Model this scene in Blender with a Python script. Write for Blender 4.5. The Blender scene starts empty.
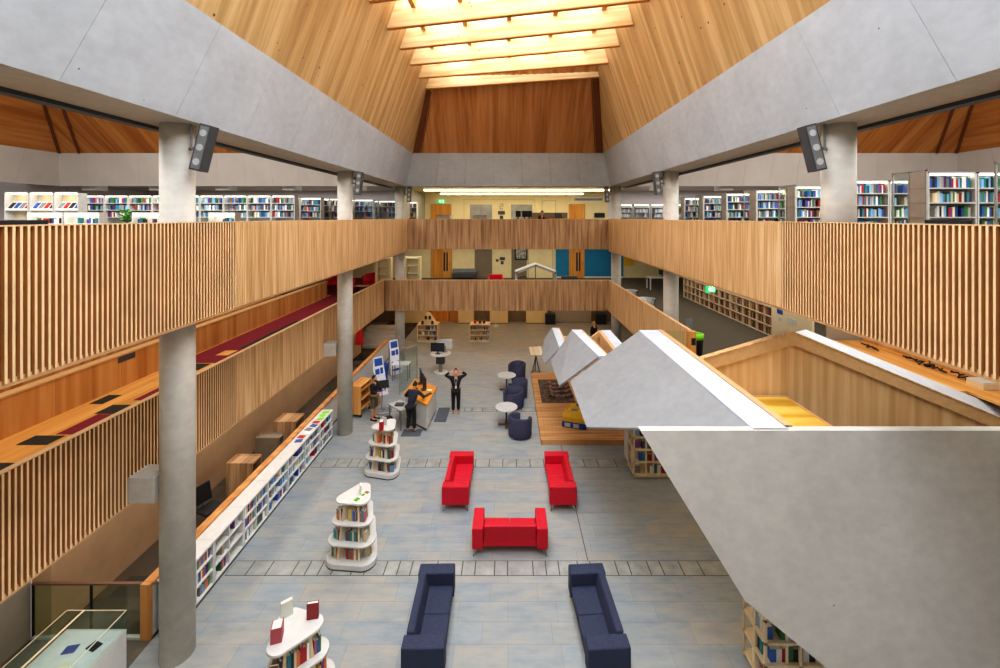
import bpy, bmesh, math, random
from mathutils import Vector, Matrix
R = math.radians
rnd = random.Random(7)
scn = bpy.context.scene
col = scn.collection
F, EYE, VX, VY = 425.0, 7.6, 508.0, 217.0        # focal length (px), eye height (m), vanishing point

# ------------------------------------------------------------------ materials
def lin(c):
    return tuple(((v/255/12.92) if v/255 <= .04045 else ((v/255+.055)/1.055)**2.4) for v in c) + (1.0,)
class NT:
    def __init__(s, name):
        s.m = bpy.data.materials.new(name); s.m.use_nodes = True
        s.n = s.m.node_tree.nodes; s.l = s.m.node_tree.links
        s.b = s.n['Principled BSDF']; s.out = s.n['Material Output']
    def add(s, t, **kw):
        n = s.n.new(t)
        for k, v in kw.items(): setattr(n, k, v)
        return n
    def link(s, a, b): s.l.new(a, b)
    def coords(s, scale=(1, 1, 1), rot=(0, 0, 0)):
        tc = s.add('ShaderNodeTexCoord'); mp = s.add('ShaderNodeMapping')
        mp.inputs['Scale'].default_value = scale; mp.inputs['Rotation'].default_value = rot
        s.link(tc.outputs['Object'], mp.inputs['Vector']); return mp.outputs['Vector']
    def noise(s, vec, scale, detail=3, rough=.55):
        n = s.add('ShaderNodeTexNoise'); n.inputs['Scale'].default_value = scale
        n.inputs['Detail'].default_value = detail; n.inputs['Roughness'].default_value = rough
        s.link(vec, n.inputs['Vector']); return n.outputs['Fac']
    def ramp(s, fac, stops):
        r = s.add('ShaderNodeValToRGB'); e = r.color_ramp.elements
        while len(e) < len(stops): e.new(.5)
        for el, (p, c) in zip(e, stops): el.position = p; el.color = lin(c)
        s.link(fac, r.inputs['Fac']); return r.outputs['Color']
    def mix(s, fac, a, b, mode='MIX'):
        n = s.add('ShaderNodeMix', data_type='RGBA', blend_type=mode)
        for inp, v in ((n.inputs[0], fac), (n.inputs[6], a), (n.inputs[7], b)):
            if hasattr(v, 'is_output'): s.link(v, inp)
            else: inp.default_value = v
        return n.outputs[2]
    def bump(s, h, strength=.2, dist=.01):
        b = s.add('ShaderNodeBump'); b.inputs['Strength'].default_value = strength; b.inputs['Distance'].default_value = dist
        s.link(h, b.inputs['Height']); s.link(b.outputs['Normal'], s.b.inputs['Normal'])
    def fin(s, colr, rough=.6, metal=0, spec=.4):
        if hasattr(colr, 'is_output'): s.link(colr, s.b.inputs['Base Color'])
        else: s.b.inputs['Base Color'].default_value = colr
        s.b.inputs['Roughness'].default_value = rough; s.b.inputs['Metallic'].default_value = metal
        s.b.inputs['Specular IOR Level'].default_value = spec
        return s.m
def plain(name, c, rough=.6, metal=0, var=.03, scale=8, spec=.4):
    t = NT(name); f = t.noise(t.coords(), scale, 2)
    a = tuple(max(0, v*(1-var)) for v in c); b = tuple(min(255, v*(1+var)) for v in c)
    return t.fin(t.ramp(f, [(.3, a), (.7, b)]), rough, metal, spec)
def wood(name, dark, mid, light, across='Y', fine=22, plank=.14, rough=.5, knots=False):
    """grain runs perpendicular to the named axis (that is: stripes change along it)"""
    t = NT(name)
    sc = {'X': (1, .05, .05), 'Y': (.05, 1, .05), 'Z': (.05, .05, 1), 'XY': (1, 1, .04)}[across]
    v = t.coords(sc)
    f1 = t.noise(v, fine, 4, .6); f2 = t.noise(v, 1.0/plank, 1, .3)
    a = t.add('ShaderNodeMath', operation='ADD'); t.link(f1, a.inputs[0]); t.link(f2, a.inputs[1])
    h = t.add('ShaderNodeMath', operation='MULTIPLY'); t.link(a.outputs[0], h.inputs[0]); h.inputs[1].default_value = .5
    c = t.ramp(h.outputs[0], [(.36, dark), (.5, mid), (.64, light)])
    if knots:
        vo = t.add('ShaderNodeTexVoronoi'); vo.inputs['Scale'].default_value = 2.6; t.link(t.coords(), vo.inputs['Vector'])
        k = t.add('ShaderNodeMath', operation='LESS_THAN'); t.link(vo.outputs['Distance'], k.inputs[0]); k.inputs[1].default_value = .07
        c = t.mix(k.outputs[0], c, lin(tuple(v*.55 for v in dark)))
    return t.fin(c, rough, 0, .3)
def emit(name, c, strength):
    t = NT(name); t.b.inputs['Base Color'].default_value = lin(c)
    t.b.inputs['Emission Color'].default_value = lin(c); t.b.inputs['Emission Strength'].default_value = strength
    return t.m
def glass(name, tint, gl=.12):
    t = NT(name); tr = t.add('ShaderNodeBsdfTransparent'); tr.inputs['Color'].default_value = lin(tint)
    g = t.add('ShaderNodeBsdfGlossy'); g.inputs['Roughness'].default_value = .05; g.inputs['Color'].default_value = (.85, .9, .88, 1)
    mx = t.add('ShaderNodeMixShader'); mx.inputs[0].default_value = gl
    t.link(tr.outputs[0], mx.inputs[1]); t.link(g.outputs[0], mx.inputs[2]); t.link(mx.outputs[0], t.out.inputs['Surface'])
    return t.m
def concrete(name, c, var=.09):
    t = NT(name); f = t.noise(t.coords(), .9, 5, .65); f2 = t.noise(t.coords((1, 1, 1.6)), 5, 4)
    c1 = t.ramp(f, [(.25, tuple(v*(1-var) for v in c)), (.75, tuple(min(255, v*(1+var)) for v in c))])
    c2 = t.ramp(f2, [(.3, (243, 243, 243)), (.7, (255, 255, 255))])
    out = t.mix(1.0, c1, c2, 'MULTIPLY')
    vo = t.add('ShaderNodeTexVoronoi'); vo.inputs['Scale'].default_value = 1.7; t.link(t.coords(), vo.inputs['Vector'])
    k = t.add('ShaderNodeMath', operation='LESS_THAN'); t.link(vo.outputs['Distance'], k.inputs[0]); k.inputs[1].default_value = .022
    out = t.mix(k.outputs[0], out, lin(tuple(v*.6 for v in c)))
    return t.fin(out, .65, 0, .3)
def slate(name):
    t = NT(name); v = t.coords()
    br = t.add('ShaderNodeTexBrick'); t.link(v, br.inputs['Vector'])
    br.offset = .37; br.offset_frequency = 2; br.squash = 1.35; br.squash_frequency = 3
    for k, x in (('Scale', 1), ('Brick Width', .95), ('Row Height', .42), ('Mortar Size', .002), ('Bias', 0.0)): br.inputs[k].default_value = x
    br.inputs['Color1'].default_value = (0, 0, 0, 1); br.inputs['Color2'].default_value = (1, 1, 1, 1); br.inputs['Mortar'].default_value = (.5, .5, .5, 1)
    c = t.ramp(br.outputs['Color'], [(0.0, (148, 160, 166)), (.25, (170, 168, 158)), (.5, (142, 158, 170)), (.75, (162, 168, 166)), (1.0, (152, 168, 178))])
    f = t.noise(t.coords((.7, 2.2, 1)), 2.3, 5, .6)
    c = t.mix(.46, c, t.ramp(f, [(.3, (122, 138, 150)), (.5, (158, 164, 164)), (.72, (190, 180, 160))]))
    c = t.mix(br.outputs['Fac'], c, lin((112, 112, 108)))
    t.bump(f, .12, .02)
    return t.fin(c, .42, 0, .45)
def carpet(name, c1, c2, w=1.0, h=.5):
    t = NT(name); v = t.coords()
    br = t.add('ShaderNodeTexBrick'); t.link(v, br.inputs['Vector'])
    for k, x in (('Scale', 1), ('Brick Width', w), ('Row Height', h), ('Mortar Size', 0.0), ('Bias', -.2)): br.inputs[k].default_value = x
    br.inputs['Color1'].default_value = lin(c1); br.inputs['Color2'].default_value = lin(c2)
    f = t.noise(v, 260, 2)
    c = t.mix(1.0, br.outputs['Color'], t.ramp(f, [(.3, (185, 185, 185)), (.7, (255, 255, 255))]), 'MULTIPLY')
    return t.fin(c, .95, 0, .1)
M = {}
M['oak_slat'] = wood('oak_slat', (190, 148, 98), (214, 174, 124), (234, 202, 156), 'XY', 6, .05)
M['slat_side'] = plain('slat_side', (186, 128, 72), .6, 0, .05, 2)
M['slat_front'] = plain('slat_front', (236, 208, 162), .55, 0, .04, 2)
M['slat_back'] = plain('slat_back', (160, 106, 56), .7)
M['oak_board'] = wood('oak_board', (140, 108, 76), (178, 142, 104), (200, 166, 126), 'X', 14, .1)
M['oak_panel'] = wood('oak_panel', (176, 116, 58), (200, 142, 80), (216, 164, 104), 'XY', 5, .25)
M['oak_desk'] = wood('oak_desk', (196, 136, 66), (218, 158, 86), (230, 178, 108), 'X', 9, .2)
M['oak_trim'] = plain('oak_trim', (218, 178, 130), .5)
M['oak_lining'] = wood('oak_lining', (212, 168, 116), (228, 188, 138), (240, 206, 160), 'XY', 6, .16)
M['deck_wood'] = wood('deck_wood', (168, 118, 70), (196, 146, 94), (214, 168, 116), 'Y', 12, .12)
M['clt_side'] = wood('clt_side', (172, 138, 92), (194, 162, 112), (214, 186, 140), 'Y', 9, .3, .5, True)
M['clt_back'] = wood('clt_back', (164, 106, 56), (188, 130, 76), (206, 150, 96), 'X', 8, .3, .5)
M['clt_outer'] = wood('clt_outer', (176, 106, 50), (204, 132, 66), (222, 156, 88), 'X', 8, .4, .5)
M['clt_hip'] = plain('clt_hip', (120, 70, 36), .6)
M['beam'] = wood('beam_wood', (214, 184, 132), (230, 204, 156), (240, 220, 180), 'Z', 9, .12, .5, True)
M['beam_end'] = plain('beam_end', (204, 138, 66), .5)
M['concrete'] = concrete('concrete_panel', (186, 194, 202), .05)
M['concrete_col'] = concrete('concrete_column', (206, 203, 194), .09)
M['concrete_fold'] = concrete('concrete_fold', (210, 209, 204), .04)  # canopy concrete, colour lightened to make up for the dimly lit front face
M['concrete_flank'] = concrete('concrete_flank', (150, 154, 158), .035)  # same canopy concrete, colour darkened to offset skylight on the flanks
M['soffit'] = plain('soffit', (196, 190, 178), .7)
M['bay_band'] = plain('bay_band', (208, 202, 196), .7, 0, .02, 1)
M['track'] = plain('track', (62, 66, 70), .5)
M['slate'] = slate('slate_floor')
M['slate_strip'] = plain('slate_strip', (160, 164, 160), .5, 0, .1, 3)
M['dark_line'] = plain('dark_line', (88, 88, 84), .7)
M['taupe'] = carpet('taupe_carpet', (104, 94, 82), (74, 70, 64))
M['grey_carpet'] = plain('grey_carpet', (86, 78, 66), .95, 0, .12, 90)
M['dark_floor'] = plain('dark_floor', (96, 90, 80), .6, 0, .12, 3)
M['red_carpet'] = plain('red_carpet', (122, 26, 44), .95, 0, .15, 60)
M['black_carpet'] = plain('black_carpet', (44, 40, 38), .95, 0, .2, 60)
M['beige'] = plain('beige_wall', (196, 166, 134), .8, 0, .03, 2)
M['grey_wall'] = plain('grey_wall', (168, 164, 154), .8, 0, .03, 2)
M['cream'] = plain('cream_wall', (232, 216, 172), .8, 0, .02, 2)
M['lilac'] = plain('lilac_wall', (210, 204, 208), .8, 0, .02, 2)
M['blue_wall'] = plain('blue_wall', (28, 120, 168), .7, 0, .03, 2)
M['yellow'] = plain('yellow_paint', (226, 184, 50), .6)
M['yellow_floor'] = wood('yellow_floor', (206, 160, 50), (226, 184, 72), (240, 206, 104), 'Y', 5, .2, .4)
M['door_wood'] = wood('door_wood', (186, 118, 46), (208, 142, 62), (222, 162, 84), 'X', 8, .2)
M['steel'] = plain('steel', (156, 156, 156), .4, .4, .08, 1.5)
M['chrome'] = plain('chrome', (200, 200, 200), .2, .9)
M['taupe_panel'] = plain('taupe_panel', (128, 116, 100), .5)
M['white'] = plain('white_paint', (214, 215, 212), .45, 0, .02)
M['cap'] = plain('white_cap', (212, 222, 236), .35, 0, .03, 3)
M['cream_ply'] = wood('cream_ply', (214, 196, 160), (228, 212, 180), (238, 226, 198), 'X', 8, .2)
M['red'] = plain('red_fabric', (200, 16, 44), .6, 0, .08, 40)
M['red_dark'] = plain('red_paint', (190, 24, 30), .5)
M['navy'] = plain('navy_fabric', (52, 60, 84), .8, 0, .18, 60)
M['tub'] = plain('tub_fabric', (62, 64, 88), .75, 0, .12, 40)
M['black'] = plain('black_plastic', (30, 31, 34), .5)
M['dark_grey'] = plain('dark_grey', (72, 74, 78), .6)
M['mid_grey'] = plain('mid_grey', (128, 130, 132), .6)
M['light_grey'] = plain('light_grey', (196, 198, 198), .55)
M['screen'] = plain('screen_glass', (44, 50, 58), .2)
M['skin'] = plain('skin', (214, 160, 130), .6, 0, .04)
M['hair_dark'] = plain('hair_dark', (40, 32, 28), .7)
M['hair_fair'] = plain('hair_fair', (196, 160, 98), .7)
M['khaki'] = plain('khaki_cloth', (104, 98, 78), .85)
M['black_cloth'] = plain('black_cloth', (32, 32, 36), .85)
M['navy_cloth'] = plain('navy_cloth', (40, 44, 62), .85)
M['lime'] = plain('lime_plastic', (130, 220, 30), .5)
M['blue_plastic'] = plain('blue_plastic', (30, 70, 160), .5)
M['poster'] = plain('poster_paper', (226, 232, 242), .5)
M['poster_blue'] = plain('poster_blue', (40, 80, 165), .5)
M['paper'] = plain('paper', (236, 232, 220), .8)
M['green_leaf'] = plain('green_leaf', (90, 170, 40), .6)
M['mat'] = plain('grey_mat', (92, 98, 106), .9, 0, .1, 60)
M['exit_green'] = emit('exit_green', (40, 190, 110), .9)
M['exit_white'] = emit('exit_white', (240, 255, 245), 1.2)
M['strip'] = emit('light_strip', (255, 248, 228), 4.0)
M['strip_warm'] = emit('light_strip_warm', (255, 238, 190), 5.0)
M['sky'] = emit('skylight_glazing', (238, 245, 255), 6.0)
M['glass_green'] = glass('green_glass', (244, 252, 245), .05)
M['glass'] = glass('clear_glass', (240, 246, 243), .04)
def _bookmat():
    t = NT('book_cover'); oi = t.add('ShaderNodeObjectInfo'); t.fin(oi.outputs['Color'], .5); return t.m
M['book'] = _bookmat()
def _attrmat():
    t = NT('book_row'); a = t.add('ShaderNodeVertexColor'); a.layer_name = 'Col'; t.fin(a.outputs['Color'], .55); return t.m
M['book_row'] = _attrmat()

# ------------------------------------------------------------------ mesh helpers
class MB:
    def __init__(s): s.v = []; s.f = []; s.mi = []; s.cur = 0
    def face(s, pts, flip=False):
        i = len(s.v); s.v += [tuple(p) for p in pts]; ids = list(range(i, i+len(pts)))
        s.f.append(ids[::-1] if flip else ids); s.mi.append(s.cur)
    def hexa(s, b, t):
        """bottom quad and top quad, both counter-clockwise seen from above"""
        i = len(s.v); s.v += [tuple(p) for p in b] + [tuple(p) for p in t]
        n = len(b)
        fs = [list(range(i+n-1, i-1, -1)), list(range(i+n, i+2*n))]
        for k in range(n): fs.append([i+k, i+(k+1) % n, i+n+(k+1) % n, i+n+k])
        s.f += fs; s.mi += [s.cur]*len(fs); return s
    def box(s, x0, x1, y0, y1, z0, z1):
        x0, x1 = min(x0, x1), max(x0, x1); y0, y1 = min(y0, y1), max(y0, y1); z0, z1 = min(z0, z1), max(z0, z1)
        q = [(x0, y0), (x1, y0), (x1, y1), (x0, y1)]
        return s.hexa([(a, b, z0) for a, b in q], [(a, b, z1) for a, b in q])
    def prism(s, poly, z0, z1):
        return s.hexa([(a, b, z0) for a, b in poly], [(a, b, z1) for a, b in poly])
    def slab(s, pts, d):
        """planar polygon pts thickened along vector d"""
        d = Vector(d); a = [Vector(p) for p in pts]; b = [p+d for p in a]
        nrm = Vector((0, 0, 0))
        for k in range(len(a)): nrm += a[k].cross(a[(k+1) % len(a)])
        if nrm.dot(d) > 0: return s.hexa(a, b)
        return s.hexa(a[::-1], b[::-1])
    def cyl(s, c, r0, z0, z1, r1=None, n=24):
        r1 = r0 if r1 is None else r1
        an = [2*math.pi*k/n for k in range(n)]
        return s.hexa([(c[0]+r0*math.cos(a), c[1]+r0*math.sin(a), z0) for a in an], [(c[0]+r1*math.cos(a), c[1]+r1*math.sin(a), z1) for a in an])
    def tube(s, pts, r, n=8):
        pts = [Vector(p) for p in pts]; base = len(s.v); rs = r if isinstance(r, (list, tuple)) else [r]*len(pts)
        for k, p in enumerate(pts):
            d = (pts[min(k+1, len(pts)-1)] - pts[max(k-1, 0)]).normalized()
            u = d.cross(Vector((0, 0, 1)) if abs(d.z) < .9 else Vector((1, 0, 0))).normalized(); w = d.cross(u)
            for j in range(n):
                a = 2*math.pi*j/n; s.v.append(tuple(p + (u*math.cos(a)+w*math.sin(a))*rs[k]))
        for k in range(len(pts)-1):
            for j in range(n):
                a = base+k*n+j; b = base+k*n+(j+1) % n
                s.f.append([a, b, b+n, a+n]); s.mi.append(s.cur)
        s.f.append(list(range(base, base+n))); s.f.append(list(range(base+(len(pts)-1)*n, base+len(pts)*n))[::-1]); s.mi += [s.cur]*2
        return s
    def lathe(s, prof, c=(0, 0), a0=0, a1=360, n=28):
        full = abs(a1-a0) >= 360; m = n if full else n+1; base = len(s.v)
        for k in range(m):
            a = R(a0+(a1-a0)*k/n)
            for r, z in prof: s.v.append((c[0]+r*math.cos(a), c[1]+r*math.sin(a), z))
        L = len(prof)
        for k in range(n):
            k2 = (k+1) % m
            for j in range(L-1):
                s.f.append([base+k*L+j, base+k2*L+j, base+k2*L+j+1, base+k*L+j+1]); s.mi.append(s.cur)
        return s
    def build(s, name, mat, parent=None, loc=None, bevel=0, smooth=False):
        me = bpy.data.meshes.new(name); me.from_pydata(s.v, [], s.f)
        for m in (mat if isinstance(mat, (list, tuple)) else [mat]): me.materials.append(m)
        me.polygons.foreach_set('material_index', s.mi)
        if smooth: me.polygons.foreach_set('use_smooth', [True]*len(me.polygons))
        bm = bmesh.new(); bm.from_mesh(me)
        bmesh.ops.remove_doubles(bm, verts=bm.verts, dist=1e-5)
        bmesh.ops.recalc_face_normals(bm, faces=bm.faces); bm.to_mesh(me); bm.free()
        o = bpy.data.objects.new(name, me); col.objects.link(o)
        if loc: o.location = loc
        if parent: o.parent = parent
        if bevel:
            b = o.modifiers.new('bevel', 'BEVEL'); b.width = bevel; b.segments = 2; b.limit_method = 'ANGLE'; b.angle_limit = R(40)
        return o
def tag(o, label=None, cat=None, group=None, kind=None):
    for k, v in (('label', label), ('category', cat), ('group', group), ('kind', kind)):
        if v: o[k] = v
    return o
def thing(name, label, cat, loc=(0, 0, 0), rz=0, group=None):
    o = bpy.data.objects.new(name, None); o.empty_display_size = .2; col.objects.link(o)
    o.location = loc; o.rotation_euler = (0, 0, rz); return tag(o, label, cat, group)
def struct(name, mb, mat, **k): return tag(mb.build(name, mat, **k), kind='structure')
def copy_tree(o, parent=None):
    c = o.copy(); col.objects.link(c)
    if parent: c.parent = parent
    for ch in list(o.children): copy_tree(ch, c)
    return c
def bx(*a): return MB().box(*a)
def hull(pts):
    pts = sorted(set((round(x, 5), round(y, 5)) for x, y in pts))
    def half(ps):
        h = []
        for p in ps:
            while len(h) > 1 and (h[-1][0]-h[-2][0])*(p[1]-h[-2][1]) - (h[-1][1]-h[-2][1])*(p[0]-h[-2][0]) <= 0: h.pop()
            h.append(p)
        return h
    a = half(pts); b = half(pts[::-1]); return a[:-1]+b[:-1]
def rounded(corners, r, n=20):
    cx = sum(c[0] for c in corners)/len(corners); cy = sum(c[1] for c in corners)/len(corners); ps = []
    for x, y in corners:
        d = math.hypot(x-cx, y-cy); k = max(0, 1-r*1.15/d); x, y = cx+(x-cx)*k, cy+(y-cy)*k
        ps += [(x+r*math.cos(2*math.pi*i/n), y+r*math.sin(2*math.pi*i/n)) for i in range(n)]
    return hull(ps)

# ------------------------------------------------------------------ camera, world
cam = bpy.data.cameras.new('camera'); co = bpy.data.objects.new('camera', cam); col.objects.link(co)
co.location = (0, 0, EYE); co.rotation_euler = (R(90), 0, 0)
cam.sensor_width = 36; cam.lens = F/1000*36; cam.shift_x = -(VX-500)/1000; cam.shift_y = -(334-VY)/1000
cam.clip_end = 200; scn.camera = co
w = bpy.data.worlds.new('world'); scn.world = w; w.use_nodes = True
w.node_tree.nodes['Background'].inputs['Color'].default_value = (1, .96, .9, 1)
w.node_tree.nodes['Background'].inputs['Strength'].default_value = WORLD = .36
scn.view_settings.view_transform = 'Standard'; scn.view_settings.look = 'Medium High Contrast'; scn.view_settings.exposure = .2
scn.cycles.max_bounces = 6; scn.cycles.diffuse_bounces = 4; scn.cycles.transparent_max_bounces = 8
# ================================================================== the building
# ---- floors
m = bx(-6.4, 16, -1, 31, -.2, 0); struct('floor', m, M['slate'])
m = bx(-8.6, -6.42, 7.68, 31, -.2, 0); struct('floor.001', m, M['taupe'])
m = bx(-9, -6.42, -1, 7.66, -.2, 0); m.box(-6.42, -6.401, -1, 7.66, -.2, 0); struct('floor.002', m, M['dark_floor'])
m = MB()                                                  # bands of small setts with drain lines
for (y0, y1) in ((9.0, 9.4), (12.9, 13.35), (16.6, 16.95)):
    x = -6.0
    while x < 6:
        w_ = rnd.choice((.28, .42, .42, .55)); x2 = min(6, x+w_)
        m.box(x+.012, x2-.012, y0+.015, y1-.015, .0, .004); x = x2
struct('trim_1', m, M['slate_strip'])
m = MB()
for (y0, y1) in ((9.0, 9.4), (12.9, 13.35), (16.6, 16.95)): m.box(-6.0, 6, y0, y1, -.001, .002)
m.box(1.755, 1.775, 9.4, 14.2, -.001, .0025)
struct('trim_2', m, M['dark_line'])
# level 1 slabs
m = bx(-16, -6.5, -1, 31, 2.95, 3.2)
struct('floor.003', m, M['oak_desk'])
m = MB()
for (x0, x1, y0, y1, c) in ((-9.95, -6.5, 12.8, 31, 0), (-9.86, -9.54, 10, 10.5, 1), (-9.25, -8.6, 9.5, 9.95, 1), (-9.15, -8.3, 8.6, 9.48, 0),
        (-9.5, -8.9, 8.2, 8.55, 1), (-8.8, -8.2, 7.2, 8.5, 0), (-9.3, -8.8, 6.6, 7.6, 1), (-9.0, -8.5, 10.2, 11.6, 0), (-9.8, -8.9, 12.2, 12.75, 1), (-9.0, -8.5, 14.2, 18, 1), (-16, -9.96, 24, 31, 0)):
    m.cur = c; m.box(x0, x1, y0, y1, 3.2, 3.204+.001*c)
m.cur = 2; m.box(-9.3, -8.9, 13.5, 14, 3.205, 3.207); m.box(-9.7, -9.2, 11.4, 11.8, 3.205, 3.207)
struct('trim_3', m, [M['red_carpet'], M['black_carpet'], M['oak_desk']])
m = bx(-6.49, 5.3, 22.2, 31, 2.95, 3.2); struct('floor.004', m, M['grey_carpet'])
m = bx(5.31, 17, 12.22, 31, 2.95, 3.2); m.box(5.46, 17, 10.46, 12.21, 2.95, 3.2); struct('floor.005', m, M['grey_carpet'])
# level 2 slabs
m = bx(-26, -5.32, -1, 31, 6.12, 6.4); m.box(-5.31, 5.31, 22.2, 31, 6.12, 6.4); m.box(5.32, 26, -1, 31, 6.12, 6.4)
struct('floor.006', m, M['grey_carpet'])
# ---- walls
struct('wall_left', bx(-8.6, -8.25, 7.68, 24, 0, 2.94), M['beige'])
struct('wall_left.001', bx(-9, -8.6, -1, 7.66, 0, 2.94), M['grey_wall'])
struct('wall_left.002', bx(-26.2, -26, -1, 31, 6.4, 10), M['lilac'])
struct('wall_front', bx(-9, 16, -2.4, -2.2, 0, 6.1), M['beige'])  # unseen wall added behind the camera to cut low light on the floor
struct('wall_right', bx(26, 26.2, -1, 31, 6.4, 10), M['lilac'])
struct('wall_right.001', bx(12.42, 12.5, 10.5, 14.9, 3.2, 5.2), M['oak_panel'])
struct('wall_right.002', bx(13.8, 14, 12.3, 31, 3.2, 6.1), M['cream'])
struct('wall_right.003', bx(15.6, 15.8, -1, 22, 0, 2.94), M['oak_panel'])
struct('wall_left.003', bx(-16.2, -16, -1, 31, 3.2, 6.1), M['cream'])
struct('wall_back', bx(-16, 14, 30.9, 31.1, 0, 2.94), M['taupe_panel'])
struct('wall_left.005', bx(-13, -12.8, 22, 30.9, 0, 2.94), M['grey_wall']); struct('wall_left.006', bx(-12.8, -8.61, 23.8, 24.0, 0, 2.94), M['beige'])
struct('floor.007', bx(-13, -8.61, 24.0, 31, -.2, 0), M['slate'])
struct('wall_back.001', bx(-16, 14, 30.7, 30.9, 3.2, 6.12), M['cream'])
struct('wall_back.002', bx(-6.1, 7.2, 30.7, 30.9, 6.4, 9.3), M['cream'])
m = bx(-26, -6.11, 30.75, 30.9, 6.4, 10.0); m.box(7.21, 26, 30.75, 30.9, 6.4, 10.0); struct('wall_back.003', m, M['lilac'])
m = bx(-6.1, -6.0, 23.6, 30.7, 6.4, 9.3); struct('wall_back.004', m, M['grey_wall'])
# ---- concrete ring above the atrium (leaning panels) and its soffit
ZB, ZT = 9.2, 10.84
def xr(z): return 5.28-.45*(z-ZB)/(ZT-ZB)
m = MB()
ys = [-2.0+1.75*k for k in range(14)]
for sgn in (-1, 1):
    for k in range(len(ys)):
        a = ys[k]+.003; b = (ys[k+1] if k+1 < len(ys) else 22.0)-.003
        at = min(a+.4, 21.5); bt = min(b+.4, 21.55)
        if k+1 == len(ys): b, bt = 22.0, 21.55
        m.slab([(sgn*5.28, a, ZB), (sgn*5.28, b, ZB), (sgn*4.83, bt, ZT), (sgn*4.83, at, ZT)], (sgn*.25, 0, .07))
xs = [-5.28+2*5.28*k/7 for k in range(8)]
for k in range(7):
    f = lambda x, z: (x*(xr(z)/5.28))
    m.slab([(f(xs[k]+.006, ZB), 22, ZB), (f(xs[k+1]-.006, ZB), 22, ZB), (f(xs[k+1]-.006, ZT), 21.55, ZT), (f(xs[k]+.006, ZT), 21.55, ZT)], (0, .25, .07))
struct('trim_4', m, M['concrete'])
m = MB()
for sgn in (-1, 1): m.box(sgn*5.29, sgn*6.2, -1.6, 22.95, ZB-.0, ZB+.06)
m.box(-5.29, 5.29, 22.02, 22.95, ZB, ZB+.06)
struct('ceiling', m, M['soffit'])
m = MB()
for sgn in (-1, 1):
    m.box(sgn*6.2, sgn*6.38, -1.6, 22.9, ZB-.06, ZB+.05)
struct('trim_5', m, M['track'])
m = MB()
for sgn in (-1, 1):                                       # outside of the ring, seen from the side bays
    m.slab([(sgn*6.4, -1.6, ZB), (sgn*6.4, 22, ZB), (sgn*6.9, 21.5, ZT), (sgn*6.9, -1.6, ZT)], (-sgn*.1, 0, 0))
struct('trim_6', m, M['bay_band'])
# ---- timber roof of the atrium
ZS, ZG = 13.6, 14.65
XL, XR_ = -3.85, 3.92
def slope_x(x, z): return x + (4.83-abs(x))*-1*(1 if x > 0 else -1)*0 if False else (x/abs(x))*(4.83-(4.83-abs(x))*(z-ZT)/(ZS-ZT))
def yskew(x): return 20.12 + (18.38-20.12)*(x-XL)/(XR_-XL)
for sgn, X, nm in ((-1, XL, 'ceiling.001'), (1, XR_, 'ceiling.002')):
    zt = ZG; Xt = slope_x(X, zt); yt = yskew(X); ytt = 21.55+(yt-21.55)*(zt-ZT)/(ZS-ZT)
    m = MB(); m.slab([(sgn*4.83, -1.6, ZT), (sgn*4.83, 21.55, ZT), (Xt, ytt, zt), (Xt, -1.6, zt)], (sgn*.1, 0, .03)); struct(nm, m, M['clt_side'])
xa, xb = XL, XR_
m = MB(); nb = 24
for k in range(nb):
    q0, q1 = k/nb, (k+1)/nb; lo = lambda q: (-4.83+9.66*q, 21.55, ZT)
    def hi(q):
        xs_ = xa+(xb-xa)*q; g = (ZG-ZT)/(ZS-ZT); x_ = -4.83+9.66*q
        return (x_+(xs_-x_)*g, 21.55+(yskew(xs_)-21.55)*g, ZG)
    m.slab([lo(q0), lo(q1), hi(q1), hi(q0)], (0, .1, .05))
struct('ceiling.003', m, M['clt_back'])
m = MB()                                                  # hip boards
for sgn, X in ((-1, XL), (1, XR_)):
    a = Vector((sgn*4.80, 21.5, ZT)); b = Vector((X-sgn*-.0, yskew(X)-.03, ZS)); off = Vector((-sgn*.34, 0, 0))
    m.slab([a, a+off, b+off*.8, b], (0, -.04, 0))
    m.slab([a+off*1.1, a+off*1.2, b+off*.98, b+off*.88], (0, -.03, 0))
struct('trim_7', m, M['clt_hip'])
struct('window_1', bx(-4, 4, -2, 21.5, ZG+.02, ZG+.06), M['sky'])
ords = ['backmost', 'second from the back', 'third from the back', 'fourth from the back', 'fifth from the back', 'sixth from the back', 'seventh from the back, nearest the top of the picture', 'eighth from the back, overhead', 'ninth from the back, overhead']
yl = [19.9, 18.35, 16.78, 15.18, 13.56, 11.85, 10.2, 8.6, 7.0, 5.4]; yr = [18.2, 16.56, 14.9, 13.28, 11.75, 10.1, 8.5, 6.9, 5.3, 3.7]
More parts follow.
